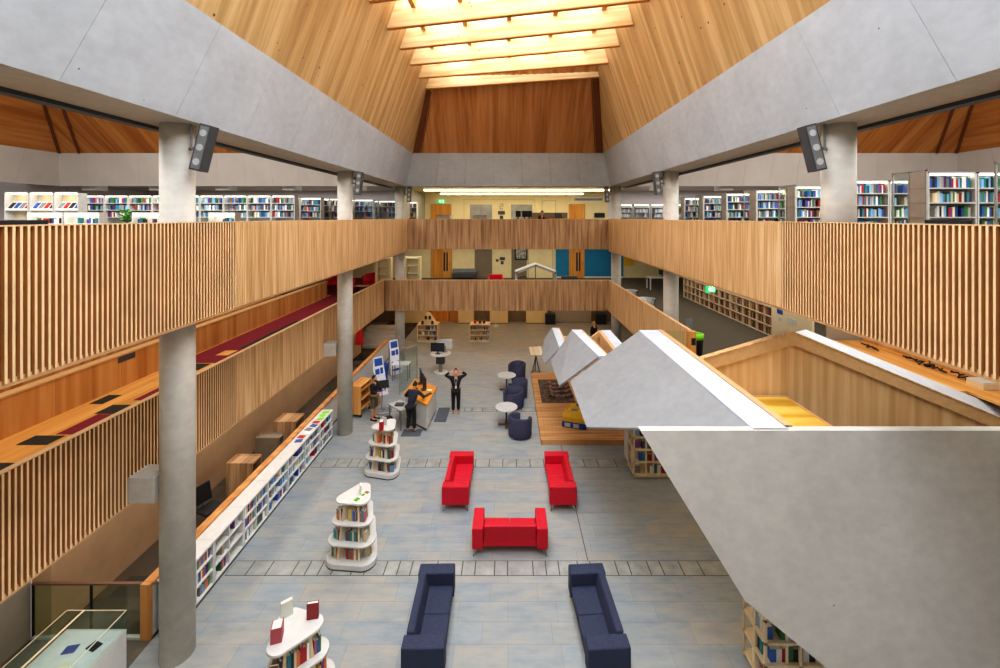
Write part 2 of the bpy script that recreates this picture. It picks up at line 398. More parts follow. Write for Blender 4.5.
for k in range(9):
    ends = [(XL+.06, yl[k]), (XR_-.06, yr[k])]
    d = Vector((XR_-XL, yr[k]-yl[k], 0)).normalized(); n = Vector((-d.y, d.x, 0))*.07
    e0 = Vector((slope_x(XL, ZS+.02)+.0, yl[k], 0)); e1 = Vector((slope_x(XR_, ZS+.02), yr[k], 0))
    mm = MB(); pts = [e0-n, e1-n, e1+n, e0+n]
    sh = lambda p, z: (p.x*(slope_x(1*(1 if p.x > 0 else -1)*abs(p.x), z)/p.x)*1.0 if False else p.x, p.y, z)
    t0, t1 = .3, .3
    b_ = [Vector((p.x, p.y, ZS)) for p in pts]; t_ = [Vector((p.x*.93, p.y, ZG-.1)) for p in pts]
    mm.hexa(b_, t_)
    th = tag(bpy.data.objects.new('roof_beam', None), 'long laminated timber beam under the skylight, ' + ords[k], 'beam', 'beams under the skylight')
    col.objects.link(th); th.location = (0, 0, 0)
    mm.build('beam_face', M['beam'], th)
    lo = MB().hexa([p+Vector((0, 0, -.025)) for p in b_], b_); lo.build('beam_edge', M['beam_end'], th)
    if k < 8:
        for j in range(5):
            f_ = (j+.6)/5.2; p0 = e0.lerp(e1, f_); q0 = Vector((slope_x(XL, ZS), yl[k+1], 0)).lerp(Vector((slope_x(XR_, ZS), yr[k+1], 0)), f_)
            q0 = q0.lerp(p0, .05); p1 = p0.lerp(q0, .06)
            a = MB().hexa([(q0.x-.07, q0.y, ZS+.52), (q0.x+.07, q0.y, ZS+.52), (p1.x+.07, p1.y, ZS+.52), (p1.x-.07, p1.y, ZS+.52)],
                          [(q0.x-.07, q0.y, ZG-.1), (q0.x+.07, q0.y, ZG-.1), (p1.x+.07, p1.y, ZG-.1), (p1.x-.07, p1.y, ZG-.1)])
            a.build('purlin', M['beam_end'], th)
# ---- the side bays' roofs
for sgn, nm in ((-1, 'ceiling.004'), (1, 'ceiling.005')):
    X0, X1, T0, T1 = sgn*6.6, sgn*23.2, sgn*6.9, sgn*22.75
    m = MB(); n = 12
    for k in range(n):
        a = X0+(X1-X0)*(k+.003)/n; b = X0+(X1-X0)*(k+.997)/n; a2 = T0+(T1-T0)*(k+.003)/n; b2 = T0+(T1-T0)*(k+.997)/n
        m.slab([(a, 22, ZB), (b, 22, ZB), (b2, 21.55, ZT), (a2, 21.55, ZT)], (0, .2, .05))
    for k in range(12):
        a = -1.6+23.6*(k+.003)/12; b = -1.6+23.6*(k+.997)/12
        m.slab([(X1, a, ZB), (X1, b, ZB), (T1, min(b, 21.55), ZT), (T1, min(a, 21.5), ZT)], (sgn*.2, 0, .05))
    struct('trim_8' if sgn < 0 else 'trim_9', m, M['bay_band'])
    m = MB(); zt = 14.4
    m.slab([(T0, 21.55, ZT), (T1, 21.55, ZT), (sgn*19.5, 17.2, zt), (sgn*9, 17.2, zt)], (0, .1, .1))
    m.slab([(T1, 21.55, ZT), (T1, -1.6, ZT), (sgn*19.5, -1.6, zt), (sgn*19.5, 17.2, zt)], (sgn*.1, 0, .1))
    m.slab([(T0, 21.55, ZT), (T0, -1.6, ZT), (sgn*9, -1.6, zt), (sgn*9, 17.2, zt)], (-sgn*.1, 0, .1))
    struct(nm, m, M['clt_outer'])
    m = MB(); a = Vector((T1, 21.5, ZT)); b = Vector((sgn*19.5, 17.15, zt))
    for o_ in (-sgn*.0, -sgn*1.0): m.slab([a+Vector((o_, 0, 0)), a+Vector((o_-sgn*.12, 0, 0)), b+Vector((o_*.6-sgn*.12, 0, 0)), b+Vector((o_*.6, 0, 0))], (0, -.03, -.03))
    struct('trim_10' if sgn < 0 else 'trim_11', m, M['clt_hip'])
    struct('ceiling.006' if sgn < 0 else 'ceiling.007', bx(sgn*6.0, sgn*26, 22.96, 30.8, 9.5, 9.56), M['soffit'])
    m = MB()
    for xx in (8, 11.5, 15, 18.5, 22): m.box(sgn*(xx-.35), sgn*(xx+.35), 22.3, 23, 9.0, 9.5)
    struct('trim_12' if sgn < 0 else 'trim_13', m, M['concrete_col'])
struct('ceiling.008', bx(-6.1, 7.2, 22.96, 30.75, 9.3, 9.36), M['cream'])
# ---- columns
ordl = {7.4: 'nearest', 15.0: 'middle', 22.6: 'farthest'}
for sgn in (-1, 1):
    for y in (7.4, 15.0, 22.6):
        m = MB(); m.cyl((0, 0), .255, 6.42 if sgn > 0 and y < 8 else 0, ZB, n=40)
        o = m.build('concrete_column', M['concrete_col'], loc=(sgn*5.75, y, 0), smooth=False)
        for p in o.data.polygons: p.use_smooth = abs(p.normal.z) < .5
        tag(o, '%s round grey concrete column on the %s side of the atrium' % (ordl[y], 'left' if sgn < 0 else 'right'), 'column', 'columns along the atrium')
for y in (7.4, 15.0):
    o = bx(-6.48, -6.0, y-.2, y+.2, 2.74, 3.18).build('beam_stub', M['concrete_col'], bevel=.01)
    tag(o, 'short square concrete stub joining the %s left column to the lower balcony' % ordl[y], 'beam')
# ---- balustrades
def slat_run(X, y0, y1, z0, z1, sgn, coarse_to):
    """slats on a face that looks toward the atrium (sgn = side the face stands on)"""
    m = MB(); y = y0
    while y < y1-.05:
        if y < coarse_to: wd, dp, pitch = .027, .042, .07
        else: wd, dp, pitch = .046, .022+rnd.random()*.012, .058
        m.box(X, X+sgn*dp, y, y+wd, z0, z1); y += pitch
    return m
def balustrade(label, X, y0, y1, z0, z1, sgn, coarse):
    t = thing('slatted_balustrade', label, 'balustrade', (0, 0, 0))
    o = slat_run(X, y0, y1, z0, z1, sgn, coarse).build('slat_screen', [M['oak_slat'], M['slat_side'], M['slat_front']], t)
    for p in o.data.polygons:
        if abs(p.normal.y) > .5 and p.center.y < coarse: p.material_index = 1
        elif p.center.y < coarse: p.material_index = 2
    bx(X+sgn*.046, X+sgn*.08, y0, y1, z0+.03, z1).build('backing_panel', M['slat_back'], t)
    bx(X+sgn*.0, X+sgn*.1, y0, y1, z1, z1+.015).build('top_rail', M['oak_trim'], t)
    bx(X+sgn*.03, X+sgn*.1, y0, y1, z0-.05, z0+.03).build('bottom_edge', M['oak_trim'], t)
balustrade('upper timber slatted balustrade along the left side of the atrium', -5.2, 2.5, 22.05, 5.87, 7.5, -1, 8.1)
balustrade('upper timber slatted balustrade along the right side of the atrium', 5.2, 2.5, 22.05, 5.87, 7.5, 1, 8.1)
balustrade('lower timber slatted balustrade along the left side, above the beige wall', -6.42, 3.5, 22.05, 2.73, 4.33, -1, 10)
balustrade('lower timber slatted balustrade at the far right, behind the folded canopy', 5.2, 12.25, 22.05, 2.75, 4.33, 1, 0)
def back_balustrade(label, x0, x1, z0, z1):
    t = thing('boarded_balustrade', label, 'balustrade'); m = MB(); x = x0
    while x < x1-.01:
        wd = rnd.choice((.06, .08, .12)); x2 = min(x1, x+wd); m.box(x, x2-.004, 22.1-rnd.random()*.025, 22.14, z0, z1); x = x2
    m.build('board_screen', M['oak_board'], t)
    bx(x0, x1, 22.142, 22.19, z0, z1).build('backing_panel', M['slat_back'], t)
    bx(x0, x1, 22.1, 22.19, z1, z1+.015).build('top_rail', M['oak_trim'], t)
back_balustrade('upper timber boarded balustrade across the back of the atrium', -5.28, 5.28, 5.92, 7.48)
back_balustrade('lower timber boarded balustrade across the back of the atrium', -6.48, 5.28, 2.73, 4.31)
# ---- level 1 left corridor back parapet
t = thing('timber_parapet', 'low solid timber panel wall behind the left lower corridor', 'parapet')
m = MB(); y = 3.0
while y < 23.4:
    m.box(-10.06, -10, y+.004, min(23.5, y+1.6)-.004, 3.2, 4.02); y += 1.6
m.slab([(-10, 23.5, 3.2), (-10.5, 24.3, 3.2), (-10.5, 24.3, 4.02), (-10, 23.5, 4.02)], (-.05, -.03, 0))
m.build('panel', M['oak_panel'], t)
bx(-10.2, -9.97, 3, 23.5, 4.02, 4.06).build('cap_rail', M['oak_trim'], t)
bx(-10.03, -9.995, 10.9, 11.4, 3.84, 3.99).build('socket_plate', M['dark_grey'], t)
struct('wall_left.004', bx(-11.7, -11.6, -1, 21, 3.2, 6.1), M['oak_panel'])
# ================================================================== folded concrete canopies (right)
PZ = 4.34
def quad_slab(pts, d, name, mat, parent): return MB().slab(pts, d).build(name, mat, parent)
t = thing('folded_canopy', 'large grey folded concrete canopy in the right foreground, white capped and timber lined', 'canopy')
# sloping flank P2
R_, N_ = (3.78, 12.2, PZ), (3.74, 6.5, PZ)
E2, E1 = (1.74, 11.92, 3.0), (1.72, 9.31, 3.0)
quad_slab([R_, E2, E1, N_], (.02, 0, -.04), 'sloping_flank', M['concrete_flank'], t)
# front face P1: stands under the front edge, undercut on its left
A = (2.02, 6.46, PZ); FY = lambda z: 6.46-(PZ-z)*.14
B = (8.5, FY(PZ), PZ); C = (3.42, FY(2.06), 2.06); D = (4.5, FY(1.22), 1.22); E = (5.4, FY(.6), .6); G = (8.6, FY(.6), .6)
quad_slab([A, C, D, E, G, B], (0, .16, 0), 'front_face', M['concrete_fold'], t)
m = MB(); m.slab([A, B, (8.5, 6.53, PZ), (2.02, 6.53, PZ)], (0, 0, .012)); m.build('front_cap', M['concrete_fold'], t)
m = MB(); m.box(4.43, 8.4, 6.54, 6.6, 4.2, PZ-.005); m.build('front_trim', M['oak_trim'], t)
# fold between flank and front face
bx(3.76, 4.30, 6.5, 12.22, PZ-.12, PZ+.012).build('white_cap', M['cap'], t)
m = MB(); m.box(4.30, 4.37, 6.6, 12.1, 2.5, PZ+.02); m.build('inner_lining', M['oak_lining'], t)
bx(4.30, 4.42, 6.6, 12.2, PZ-.3, PZ+.03).build('lining_rail', M['oak_trim'], t)
# support below (hidden from the hall, keeps the canopy up)
bx(6.6, 8.0, 7.6, 9.6, 0, 2.2).build('inner_core', M['grey_wall'], t)
t2 = thing('timber_gable', 'large timber boarded gable wall with a white sloping cap behind the front canopy', 'wall')
GC = 9.8                                                    # the gable wall's distance from the balustrade the photo is taken at
PK, GL, GR = (6.52, 4.97), (4.43, 4.35), (13.6, 2.03)       # ridge, left end, right end (x, z)
def gz(x): return PK[1]-(PK[0]-x)*(PK[1]-GL[1])/(PK[0]-GL[0]) if x < PK[0] else PK[1]-(x-PK[0])*(PK[1]-GR[1])/(GR[0]-PK[0])
m = MB(); x = 4.43
while x < 11.9:
    x2 = x+.34; 
    for a, b in ([(x+.002, x2-.002)] if not x < PK[0] < x2 else [(x+.002, PK[0]), (PK[0], x2-.002)]):
        m.slab([(a, GC, 2.3), (b, GC, 2.3), (b, GC, max(2.35, gz(b)-.24)), (a, GC, max(2.35, gz(a)-.24))], (0, .06, 0))
    x = x2
m.build('gable_boards', M['oak_lining'], t2)
bx(4.43, 12, GC-.03, GC, 2.3, 2.72).build('skirting', M['oak_trim'], t2)
m = MB()
for a, b in ((GL, PK), (PK, GR)):
    m.slab([(a[0], GC-.09, a[1]-.29), (b[0], GC-.09, b[1]-.29), (b[0], GC-.09, b[1]-.012), (a[0], GC-.09, a[1]-.012)], (0, .13, 0))
m.build('fascia', M['oak_trim'], t2)
m = MB()
for a, b in ((GL, PK), (PK, GR)):
    m.slab([(a[0], GC-.11, a[1]-.012), (b[0], GC-.11, b[1]-.012), (b[0], GC+.05, b[1]-.012), (a[0], GC+.05, a[1]-.012)], (0, 0, .03))
m.build('fascia_cap', M['oak_slat'], t2)
c2 = GC+.5
m = MB(); q0 = ((806-VX)/F*c2, EYE-(329.5-VY)/F*c2); q1 = ((1100-VX)/F*c2, EYE-(447.5-VY)/F*c2)
m.slab([(PK[0]+.1, GC+.04, PK[1]-.04), (GR[0], GC+.04, GR[1]+.02), (q1[0], c2, q1[1]), (q0[0], c2, q0[1])], (0, 0, -.06)); m.build('white_cap', M['cap'], t2)
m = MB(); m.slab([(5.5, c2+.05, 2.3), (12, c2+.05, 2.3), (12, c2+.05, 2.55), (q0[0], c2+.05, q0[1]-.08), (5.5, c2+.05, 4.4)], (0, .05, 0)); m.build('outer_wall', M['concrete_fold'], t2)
t3 = thing('landing_platform', 'bright yellow varnished timber platform in front of the large timber gable', 'platform')
m = MB(); y = 6.75
while y < 9.66: m.box(4.45, 6.31, y+.001, min(9.68, y+.3)-.001, 3.44, 3.5); y += .3
m.build('platform_boards', M['yellow_floor'], t3)
bx(4.45, 6.35, 9.68, 9.72, 3.4, 3.52).build('back_edge', M['oak_trim'], t3); bx(6.31, 6.35, 6.75, 9.68, 3.4, 3.515).build('side_edge', M['oak_trim'], t3)
for yy in (6.9, 9.3): bx(5.6, 5.8, yy, yy+.2, 0, 3.44).build('post', M['grey_wall'], t3)
# the smaller canopies further back
t = thing('gabled_canopy', 'middle sized grey concrete gable canopy leaning over the timber deck', 'canopy')
z = 3.6; zl = 2.74
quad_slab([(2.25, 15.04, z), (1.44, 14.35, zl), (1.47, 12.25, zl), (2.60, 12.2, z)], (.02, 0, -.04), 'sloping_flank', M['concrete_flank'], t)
MB().slab([(2.25, 15.04, z-.08), (2.60, 12.2, z-.08), (2.88, 12.2, z-.08), (2.58, 15.04, z-.08)], (0, 0, .092)).build('white_cap', M['cap'], t)
MB().slab([(2.58, 15.04, z-.4), (2.86, 12.3, z-.4), (2.90, 12.3, z-.4), (2.63, 15.04, z-.4)], (0, 0, .42)).build('inner_lining', M['oak_trim'], t)
bx(3.72, 3.9, 13.2, 13.6, 0, 2.0).build('post', M['concrete_fold'], t)
t = thing('timber_gable', 'small timber lined gable with white cap between the middle and large canopies', 'wall')
m = MB(); m.slab([(2.68, 14.95, 2.0), (3.26, 14.95, 2.0), (3.26, 14.95, z-.1), (3.16, 14.95, z-.1), (2.68, 14.95, z-.55)], (0, .06, 0)); m.box(3.22, 3.27, 12.3, 14.95, 2.0, z-.18)
m.build('lining_boards', M['oak_lining'], t)
m = MB(); m.slab([(2.68, 14.9, z-.62), (3.2, 14.9, z-.2), (3.2, 14.9, z), (2.68, 14.9, z-.42)], (0, .1, 0)); m.box(3.17, 3.27, 12.3, 15, z-.2, z+.01)
m.build('gable_trim', M['oak_trim'], t)
bx(3.28, 3.60, 12.3, 15.0, z-.12, z+.012).build('white_cap', M['cap'], t)
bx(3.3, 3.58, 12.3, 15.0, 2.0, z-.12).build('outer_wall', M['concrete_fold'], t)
bx(2.92, 3.22, 12.4, 14.9, 2.0, 2.1).build('timber_floor', M['oak_desk'], t)
t = thing('gabled_canopy', 'smallest grey concrete gable canopy, farthest back on the timber deck', 'canopy')
z = 3.0; zl = 2.35
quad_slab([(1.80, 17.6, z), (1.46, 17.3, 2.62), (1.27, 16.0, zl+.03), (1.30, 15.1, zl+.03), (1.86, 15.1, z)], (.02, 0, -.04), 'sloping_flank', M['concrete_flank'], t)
bx(1.82, 2.08, 15.1, 17.6, z-.1, z+.012).build('white_cap', M['cap'], t)
bx(2.08, 2.13, 15.1, 17.6, z-.4, z+.02).build('inner_lining', M['oak_trim'], t)
bx(2.75, 2.85, 17.2, 17.5, .172, z-.3).build('post', M['oak_lining'], t); bx(1.9, 2.85, 17.3, 17.5, z-.45, z-.3).build('cross_beam', M['oak_lining'], t)
# deck, rug, toys
t = thing('timber_deck', 'low timber deck platform beside the tub chairs', 'platform')
m = MB(); x = 1.14
while x < 4.0:
    m.box(x, x+.135, 14.2, 20.3, .02, .17); x += .139
m.build('deck_boards', M['deck_wood'], t)
bx(1.12, 4.0, 14.16, 14.2, 0, .172).build('front_edge', M['deck_wood'], t)
bx(1.10, 1.138, 14.16, 20.3, 0, .172).build('side_edge', M['deck_wood'], t)
o = bx(1.36, 2.7, 17.0, 19.4, .172, .185).build('rug', M['rug'] if 'rug' in M else plain('rug', (92, 74, 62), .95, 0, .3, 6)); tag(o, 'dark brown patterned rug on the timber deck', 'rug')
m = MB()
for k in range(4):
    yy = 17.45+k*.42
    m.tube([(1.62+.12*math.cos(a*.7)+a*.09, yy+.11*math.sin(a*1.4), .26+.07*math.sin(a*.9)) for a in range(12)], .055)
o = m.build('floor_cushion', plain('cushion_print', (120, 96, 84), .9, 0, .5, 9), smooth=True); tag(o, 'low coiled black and cream patterned floor cushion on the dark rug', 'cushion')
t = thing('toy_house', 'yellow and blue toy house on the timber deck edge, half hidden by the canopy', 'toy', (2.4, 15.2, .172), R(-18))
bx(-.42, .42, -.3, .3, 0, .2).build('base', M['blue_plastic'], t, bevel=.02)
m = bx(-.4, .4, -.28, .28, .2, .36); m.build('wall', M['yellow'], t, bevel=.015)
m = MB()
for x0 in (-.32, -.02): m.box(x0, x0+.2, -.315, -.3, .04, .17)
m.build('window', M['light_grey'], t)
m = MB()
for y0, y1, h in ((-.3, 0, .6), (0, .3, .66)):
    m.hexa([(-.44, y0, .36), (.44, y0, .36), (.44, y1, .36), (-.44, y1, .36)], [(-.2, y0+.11, h), (.2, y0+.11, h), (.2, y1-.11, h), (-.2, y1-.11, h)])
m.build('roof', M['yellow'], t, bevel=.02)
m = MB(); m.box(-.1, .12, -.2, -.12, .5, .62); m.box(.02, .2, .1, .2, .5, .7); m.build('chimney', M['mid_grey'], t)
t = thing('lectern', 'grey lectern with a tilted cream board at the far corner of the deck', 'lectern', (1.36, 20.7, 0), R(10))
m = MB(); m.tube([(-.18, 0, .03), (0, 0, .85)], .025); m.tube([(.18, 0, .03), (0, 0, .85)], .025); m.tube([(0, .2, .03), (0, 0, .85)], .025); m.build('stand', M['dark_grey'], t)
m = MB(); m.slab([(-.3, -.22, .95), (.3, -.22, .95), (.3, .22, 1.22), (-.3, .22, 1.22)], (0, .015, -.035)); m.build('board', M['cream_ply'], t)
m = MB(); m.cyl((0, 0), .27, .0, .03); m.build('foot', M['mid_grey'], t)
# ================================================================== furniture on the hall floor
def sofa(label, x, y, rz, fab, group):
    """local: length along x, seat opens toward -y"""
    t = thing('sofa', label, 'sofa', (x, y, 0), rz, group); L, D, H, aw = 1.70, .70, .64, .25
    bx(-L/2+aw, L/2-aw, -D/2+.03, D/2-.08, .18, .30).build('base', fab, t, bevel=.012)
    for s in (-1, 1): bx(s*(L/2-aw), s*L/2, -D/2, D/2, .17, H).build('arm', fab, t, bevel=.022)
    m = MB(); a = L/2-aw-.002
    m.hexa([(-a, D/2-.25, .29), (a, D/2-.25, .29), (a, D/2-.09, .22), (-a, D/2-.09, .22)], [(-a, D/2-.16, H+.03), (a, D/2-.16, H+.03), (a, D/2-.03, H+.03), (-a, D/2-.03, H+.03)])
    m.build('backrest', fab, t, bevel=.03)
    for s in (-1, 1): bx(s*.003, s*a, -D/2+.015, D/2-.22, .29, .41).build('seat_cushion', fab, t, bevel=.02)
    for sx in (-1, 1):
        for sy in (-1, 1):
            m = MB(); m.tube([(sx*(L/2-.12), sy*(D/2-.12), .19), (sx*(L/2-.03), sy*(D/2-.03), 0)], .02); m.build('leg', M['chrome'], t)
    return t
sofa('red two seat sofa on the left of the red group, facing right', -1.36, 11.8, R(90), M['red'], 'red sofas in the hall')
sofa('red two seat sofa on the right of the red group, facing left', 1.43, 11.8, R(-90), M['red'], 'red sofas in the hall')
sofa('red two seat sofa in the middle with its back to the camera', .045, 9.84, R(180), M['red'], 'red sofas in the hall')
sofa('navy blue two seat sofa on the left in the foreground, facing right', -1.395, 7.7, R(91), M['navy'], 'navy sofas in the foreground')
sofa('navy blue two seat sofa on the right in the foreground, facing left', 1.60, 7.7, R(-87), M['navy'], 'navy sofas in the foreground')
def tub_chair(label, x, y, rz):
    t = thing('tub_chair', label, 'armchair', (x, y, 0), rz, 'navy tub chairs by the deck')
    m = MB(); n = 26; an = [R(-58+296*k/n) for k in range(n+1)]
    def h(k):
        d = abs(k/n-.5)*2; return .72-.12*d**2.2
    base = []
    for k, a in enumerate(an):
        c_, s_ = math.cos(a), math.sin(a); hh = h(k)
        base.append([(.40*c_, .40*s_, .05), (.42*c_, .42*s_, hh-.03), (.385*c_, .385*s_, hh), (.32*c_, .32*s_, hh-.02), (.30*c_, .30*s_, .30)])
    for k in range(n):
        for j in range(4): m.face([base[k][j], base[k+1][j], base[k+1][j+1], base[k][j+1]])
    m.face(base[0]); m.face(base[-1])
    m.build('shell', M['tub'], t, smooth=False)
    for p in t.children[-1].data.polygons: p.use_smooth = True
    m = MB(); m.lathe([(0, .05), (.31, .05), (.31, .38), (.29, .42), (.2, .435), (0, .44)]); m.build('seat', M['tub'], t, smooth=True)
    m = MB(); m.cyl((0, 0), .30, 0, .05); m.build('foot', M['black'], t)
tub_chair('navy tub chair farthest back, beyond the far round table', .42, 20.05, R(-50))
tub_chair('navy tub chair beside the far round table, back turned', .42, 18.0, R(-110))
tub_chair('navy tub chair just beyond the near round table', .22, 17.0, R(-35))
tub_chair('navy tub chair nearest the red sofas, back turned to the camera', .42, 14.8, R(-215))
for y, nm in ((18.68, 'small round pale side table farther from the red sofas'), (15.55, 'small round pale side table nearer the red sofas')):
    t = thing('side_table', nm, 'table', (-.06, y, 0), 0, 'round tables by the tub chairs')
    m = MB(); m.lathe([(0, .63), (.39, .63), (.41, .645), (.41, .655), (.40, .665), (0, .665)], n=36); m.build('table_top', M['light_grey'], t)
    m = MB(); m.cyl((0, 0), .035, .05, .63); m.build('column', M['dark_grey'], t)
    m = MB(); m.box(-.3, .3, -.05, .05, 0, .05); m.box(-.05, .05, -.3, .3, 0, .05); m.build('base', plain('table_base', (112, 88, 66), .6), t, bevel=.01)

# ------------------------------------------------------------------ books
PAL = [('red', (168, 38, 42)), ('blue', (48, 88, 160)), ('pale blue', (120, 172, 212)), ('white', (228, 228, 224)), ('black', (38, 38, 42)), ('green', (62, 122, 74)),
       ('yellow', (222, 192, 72)), ('orange', (214, 112, 52)), ('purple', (108, 72, 134)), ('cream', (222, 208, 176)), ('brown', (112, 78, 52)), ('grey', (142, 142, 146)), ('teal', (40, 130, 140)), ('pink', (206, 112, 128))]
def _bm():
    m = MB(); th = .08
    m.box(-.5, -.5+th, -.5, .5, 0, 1); m.box(.5-th, .5, -.5, .5, 0, 1); m.box(-.5+th, .5-th, -.5, -.46, 0, 1)
    m.cur = 1; m.box(-.5+th, .5-th, -.46, .45, .03, .97)
    o = m.build('book', [M['book'], M['paper']]); me = o.data; bpy.data.objects.remove(o); return me
BOOK = _bm()
COOL = [PAL[i] for i in (1, 1, 2, 2, 3, 3, 8, 11, 12, 0, 9, 4, 5)]
nbook = 0; rows = []                                       # rows: far books, gathered into one object
LIMIT = 300
def book(x, y, z, w, d, h, rz, where, group, tilt=0, pal=None, lay=None, label=None):
    """spine toward local -y"""
    global nbook
    nm, c = pal or rnd.choice(PAL)
    v = .85+.3*rnd.random(); c = tuple(min(255, q*v) for q in c)
    o = bpy.data.objects.new('book', BOOK); col.objects.link(o); o.location = (x, y, z); o.scale = (w, d, h)
    o.rotation_euler = (lay or 0, tilt, rz); o.color = lin(c); nbook += 1
    return tag(o, label or ('%s book %s' % (nm, where)), 'book', group)
def book_row(p0, p1, z, hmax, depth, where, group, out, gap=.12, wmin=.025, wmax=.05, single=True, pal=None):
    """books standing from p0 to p1 (2-D), spines toward direction out"""
    p0, p1, out = Vector(p0), Vector(p1), Vector(out).normalized(); L = (p1-p0).length; d = (p1-p0).normalized(); s = rnd.random()*gap
    rz = math.atan2(out.y, out.x)+math.pi/2
    while s < L-wmin:
        if rnd.random() < gap*.35: s += rnd.uniform(.06, .2); continue
        w_ = rnd.uniform(wmin, wmax); h_ = hmax*rnd.uniform(.72, .98); dd = depth*rnd.uniform(.8, 1)
        if s+w_ > L: break
        c = p0+d*(s+w_/2)-out*(dd/2)
        if single and nbook < 296: book(c.x, c.y, z, w_*.94, dd, h_, rz, where, group, 0, pal)
        else:
            q = rnd.choice(COOL)[1] if pal is None else pal[1]; v = .8+.4*rnd.random()
            rows.append((c.x, c.y, z, w_*.94, dd, h_, rz, tuple(min(255, k*v) for k in q)))
        s += w_
# ------------------------------------------------------------------ white book islands
def island(label, where, cx, cy, rz, sc, labels, seed):
    rnd.seed(seed)
    t = thing('book_island', label, 'bookcase', (cx, cy, 0), rz, 'white curved book islands')
    base = [(-.55, -.42), (.55, -.42), (.06, .62)]
    lv = [(.12, 1.0), (.52, .94), (.92, .81), (1.33, .66)]
    def out(s, r=.2): return rounded([(x*s*sc, y*s*sc) for x, y in base], r*s*sc*1.35, 18)
    m = MB(); m.prism(out(1.0), .0, .03); m.build('plinth', M['dark_grey'], t)
    m = MB(); m.prism(out(1.0), .03, .14); m.build('base', M['white'], t, bevel=.006)
    for z, s in lv[1:3]: MB().prism(out(s), z-.03, z).build('shelf', M['white'], t)
    MB().prism(out(.68), 1.31, 1.35).build('top', M['white'], t, bevel=.006)
    m = MB(); co_ = [(x*.47*sc, y*.47*sc) for x, y in base]; ct = [(x*.4*sc, y*.4*sc) for x, y in base]
    m.hexa([(x, y, .14) for x, y in co_], [(x, y, 1.31) for x, y in ct]); m.build('core', M['cream_ply'], t)
    mats = Matrix.Rotation(rz, 2)
    for k in range(3):
        a = Vector(base[k])*sc; b = Vector(base[(k+1) % 3])*sc; nrm = Vector(((b-a).y, -(b-a).x)).normalized()
        tg = (b-a).normalized()
        for f in (.27, .73):
            p = a.lerp(b, f); q0 = p*.36; 
            m = MB(); w_ = tg*.02
            def pt(s_, z): 
                v = a.lerp(b, f)*s_; return v
            bo, to = pt(.99, 0), pt(.64, 0)
            bi, ti = pt(.40, 0), pt(.34, 0)
            m.hexa([(*(bi-w_), .14), (*(bo-w_), .14), (*(bo+w_), .14), (*(bi+w_), .14)], [(*(ti-w_), 1.31), (*(to-w_), 1.31), (*(to+w_), 1.31), (*(ti+w_), 1.31)])
            m.build('upright', M['cream_ply'], t)
        wn = mats @ nrm
        if wn.y > .75: continue                            # the side turned away from the hall
        for z, s in lv[:3]:
            for f0, f1 in ((.06, .255), (.295, .71), (.745, .94)):
                s2 = s*.86
                p0 = mats @ (a.lerp(b, f0)*s2) + Vector((cx, cy)); p1 = mats @ (a.lerp(b, f1)*s2) + Vector((cx, cy))
                book_row(p0, p1, z+.002, .27, .13, where % {.12: 'bottom', .52: 'middle', .92: 'upper'}[z], 'books on the white islands', wn, .12, .03, .055)
    for lx, ly, rz2, w_, h_, colr, lb in labels:
        book(lx, ly, 1.352, w_, .17, h_, rz2, '', None, 0, (None, colr), None, lb)
    return t
island('white curved book island nearest the camera, cut by the bottom edge', 'on the %s shelf of the nearest white island', -3.26, 6.42, R(165), .98,
       [(-3.47, 6.66, R(128), .06, .24, (196, 200, 190), 'pale grey book standing upright at the back of the nearest island top'), (-3.04, 6.62, R(100), .05, .25, (150, 40, 44), 'narrow red book standing upright at the right of the nearest island top'),
        (-3.42, 6.30, R(18), .15, .22, (208, 96, 104), 'pink and grey book facing front on the nearest island top')], 3)
island('white curved book island in the middle, between the columns', 'on the %s shelf of the middle white island', -3.42, 9.62, R(-6), 1.0,
       [(-3.33, 9.62, R(30), .03, .2, (232, 230, 220), 'thin white leaflet standing on the middle island top')], 11)
island('white curved book island farthest back, in front of the help desk', 'on the %s shelf of the farthest white island', -3.68, 12.82, R(-14), .96,
       [(-3.72, 12.5, R(10), .12, .26, (206, 30, 44), 'red leaflet stand on the farthest island top'), (-3.72, 12.78, R(60), .02, .24, (240, 240, 240), 'white folded card standing on the farthest island top')], 19)
rnd.seed(5)
o = MB(); 
for k, (x, y, s_) in enumerate(((-3.62, 9.28, .07), (-3.3, 9.4, .1), (-3.25, 9.55, .1))):
    pass
t = thing('leaflet', 'long leaflet with green and brown printing lying on the middle island top', 'leaflet', (-3.28, 9.5, 1.352), R(-30))
bx(-.06, .06, -.22, .22, 0, .004).build('sheet', M['paper'], t)
m = MB(); m.box(-.05, .05, -.18, -.06, .004, .006); m.build('heading', M['green_leaf'], t); bx(-.04, .03, .02, .1, .004, .006).build('print', M['green_leaf'], t)
m = MB(); m.box(-.05, .05, .12, .2, .004, .006); m.build('picture', plain('leaf_print', (150, 110, 70), .6), t)

